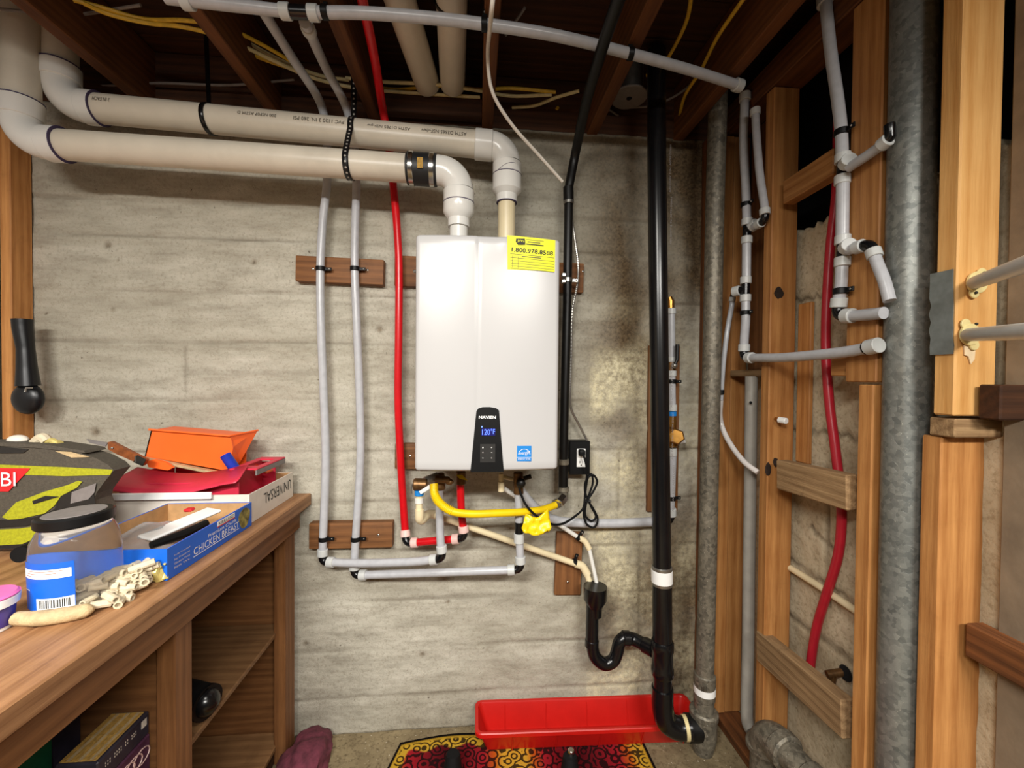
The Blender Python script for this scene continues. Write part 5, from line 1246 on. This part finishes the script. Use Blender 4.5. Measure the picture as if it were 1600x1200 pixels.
# folding knife
kn = thing('pocket_knife', 'folding knife with brown handle propped on the red caddy', 'knife', PY(190, 710, -.3))
h0, h1 = PY(166, 695, -.30), PY(226, 723, -.30); dk = (h1-h0).normalized(); upk = V((-dk.z, 0, dk.x))
MB().prism([h0+upk*.008, h0+dk*.006+upk*.014, h0+dk*.03+upk*.013, h1+upk*.010, h1-upk*.010, h0+dk*.04-upk*.012, h0+dk*.01-upk*.010], (0, .012, 0)).build('handle', 'walnut', kn, smooth=False)
MB().prism([h1+upk*.011, h1-upk*.011, h1-dk*.028-upk*.0115, h1-dk*.028+upk*.0115], (0, -.002, 0)).build('bolster', 'print', kn, smooth=False)
MB().box(h1-dk*.026+V((0, -.002, 0)), (.004, .003, .018), rotm(dk, (0, 1, 0)).to_3x3() if False else None).build('bolster_band', 'steel', kn)
b0 = PY(135, 686, -.30); MB().prism([b0, h0+upk*.007, h0-upk*.006, b0+dk*.012-upk*.006], (0, .003, 0)).build('blade', 'baggrey', kn, smooth=False)
MB().ball(h0+dk*.02+V((0, -.002, 0)), .0035, 8).build('rivet', 'steel', kn)
# jar
jr = thing('jar', 'large clear plastic jar with black lid on the bench', 'jar', PZ(130, 948, BZ))
jb_ = PZ(124, 936, BZ+.002); tl = V((-.035, .0, 1)).normalized()
jp = lambda h: jb_+tl*h
MB().tube([jp(.0), jp(.004), jp(.02), jp(.095), jp(.125), jp(.142), jp(.148), jp(.160)], [.053, .062, .065, .065, .062, .054, .050, .050], 32).build('body', 'clearplastic', jr)
MB().cyl(jp(.150), jp(.171), .0565, .003, 36).build('lid', 'blackplastic', jr)
MB().cyl(jp(.1705), jp(.1722), .046, .001, 36).build('lid_disc', 'baggrey', jr)
# blue label wrapped on the jar
th0, th1 = radians(-134), radians(-52); zl0, zl1 = .012, .098
def jl(u, v, off=.0006):
    a_ = th0+(th1-th0)*u; q = jp(zl0+(zl1-zl0)*v); return q+V((cos(a_), sin(a_), 0))*(.0652+off)
def jpatch(name, u0, u1, v0, v1, mat, par, off, n=14):
    mb = MB()
    for i in range(n+1): u = u0+(u1-u0)*i/n; mb.v += [jl(u, v0, off), jl(u, v1, off)]
    mb.f = [(2*i, 2*i+2, 2*i+3, 2*i+1) for i in range(n)]; return mb.build(name, mat, par)
jlab = jpatch('jar_label', 0, 1, 0, 1, 'bluecarton', jr, .0004); jlab['label'] = 'blue paper label with white band and barcode'
jpatch('white_band', .05, .96, .68, .87, 'white', jlab, .0009)
for i in range(3): jpatch('print_line', .25-.06*i, .85-.1*i, .83-.05*i, .84-.05*i, 'coral', jlab, .0013)
jpatch('barcode_patch', .40, .99, .03, .27, 'white', jlab, .0009)
u = .46
while u < .93:
    wd = random.choice((.008, .014, .022)); jpatch('bar', u, u+wd, .07, .24, 'print', jlab, .0013, 2); u += wd+random.choice((.012, .018))
jpatch('print_line', .08, .24, .42, .44, 'wirewhite', jlab, .0009, 4)
# pile of hollow pegs
mbp = MB().add(*(lambda zz, rr, n: ([V((r*cos(2*pi*k/n), r*sin(2*pi*k/n), z)) for z, r in zip(zz, rr) for k in range(n)], [(i*n+k, i*n+(k+1) % n, (i+1)*n+(k+1) % n, (i+1)*n+k) for i in range(len(zz)-1) for k in range(n)]+[tuple(range(n))[::-1], tuple(range((len(zz)-1)*n, len(zz)*n))]))((-.007, -.0138, -.014, -.0136, .0136, .014, .0138, .007), (.0034, .0036, .0046, .0058, .0058, .0046, .0036, .0034), 10))
proto = None
pegs = []
random.seed(21)
cpos = PZ(206, 922, BZ); dlay = V((.12, 1, 0)).normalized()
for i in range(84):
    a_ = random.uniform(-.5, 1.6); lay = 0 if i < 34 else (1 if i < 60 else (2 if i < 76 else 3))
    u = random.uniform(-1, 1)*(.075, .06, .045, .03)[lay]; v = random.uniform(-1, 1)*(.026, .022, .016, .010)[lay]
    px_ = cpos.x-.004+u*dlay.x-v*dlay.y; py_ = cpos.y+u*dlay.y+v*dlay.x
    px_ = min(px_, -.658); py_ = min(py_, -.70)
    if proto is None:
        proto = mbp.build('wall_plug', 'peg', label='hollow beige plug in the pile between jar and blue carton', cat='plug', group='beige hollow plugs piled on the bench'); o = proto
    else:
        o = proto.copy(); COL.objects.link(o)
    o.location = (px_, py_, BZ+.0075+lay*.011+random.uniform(0, .002))
    o.rotation_euler = (pi/2+random.uniform(-.25, .25), 0, random.uniform(0, 2*pi)); s_ = random.uniform(1.0, 1.35); o.scale = (s_, s_, s_*random.uniform(.8, 1.3))
for i in range(22):
    o = proto.copy(); COL.objects.link(o); a_ = random.uniform(0, 2*pi); r_ = random.uniform(0, .042)
    o.location = (jb_.x+r_*cos(a_), jb_.y+r_*sin(a_), BZ+.014+random.choice((0, .011, .02))); o.rotation_euler = (pi/2+random.uniform(-.3, .3), 0, random.uniform(0, 6.28))
    o['label'] = 'hollow beige plug at the bottom of the clear jar'; o['group'] = 'beige hollow plugs inside the jar'
MB().tube([PZ(25, 966, BZ+.014), PZ(60, 966, BZ+.014), PZ(105, 960, BZ+.013), PZ(135, 954, BZ+.012), PZ(147, 952, BZ+.01)], [.011, .013, .013, .012, .004], 12, True).build('wooden_stick', 'stick', label='thick pale stick lying in front of the jar', cat='stick')
fo = MB(); pfo = PZ(250, 908, BZ)
for k in range(5): fo.tube([pfo+V((.004*k-.008, .0, .004)), pfo+V((.002*k-.006, .012*sin(k*2), .018+.004*k)), pfo+V((.006*k-.01, .01*cos(k), .036+.003*(k % 3)))], [.009, .007, .002], 7)
fo.build('foil_scrap', 'foil', label='crumpled yellow foil scrap at the blue carton corner', cat='scrap')
# bucket
bk = thing('tub', 'white tub with pink lid at the left edge of the bench', 'tub', PZ(-12, 1010, BZ))
kb = PZ(-22, 985, BZ+.001)
hb = PY(-8, 935, kb.y).z-BZ
MB().tube([kb, kb+V((0, 0, hb*.72)), kb+V((0, 0, hb*.74)), kb+V((0, 0, hb*.98))], [.031, .034, .039, .040], 28).build('bucket_wall', 'white', bk)
MB().cyl(kb+V((0, 0, hb*.97)), kb+V((0, 0, hb*1.10)), .0395, .004, 28).build('lid', 'pink', bk)
mb = MB()
for i in range(11):
    t_ = -.55+i*.13; mb.v += [kb+V((.0319*cos(t_), .0319*sin(t_), .006)), kb+V((.0346*cos(t_), .0346*sin(t_), hb*.7))]
mb.f = [(2*i, 2*i+1, 2*i+3, 2*i+2) for i in range(10)]; mb.build('purple_label', 'purple', bk)
MB().ball(PZ(32, 935, BZ)+V((0, .05, .035)), .022, 14).build('ball', 'coral', label='coral red ball beside the pink-lidded tub', cat='ball')
MB().tube([PZ(-20, 925, BZ)+V((0, .06, .05)), PZ(38, 895, BZ)+V((0, .06, .045))], .017, 14).build('grip', 'blackmatte', label='thick black grip lying behind the tub', cat='grip')
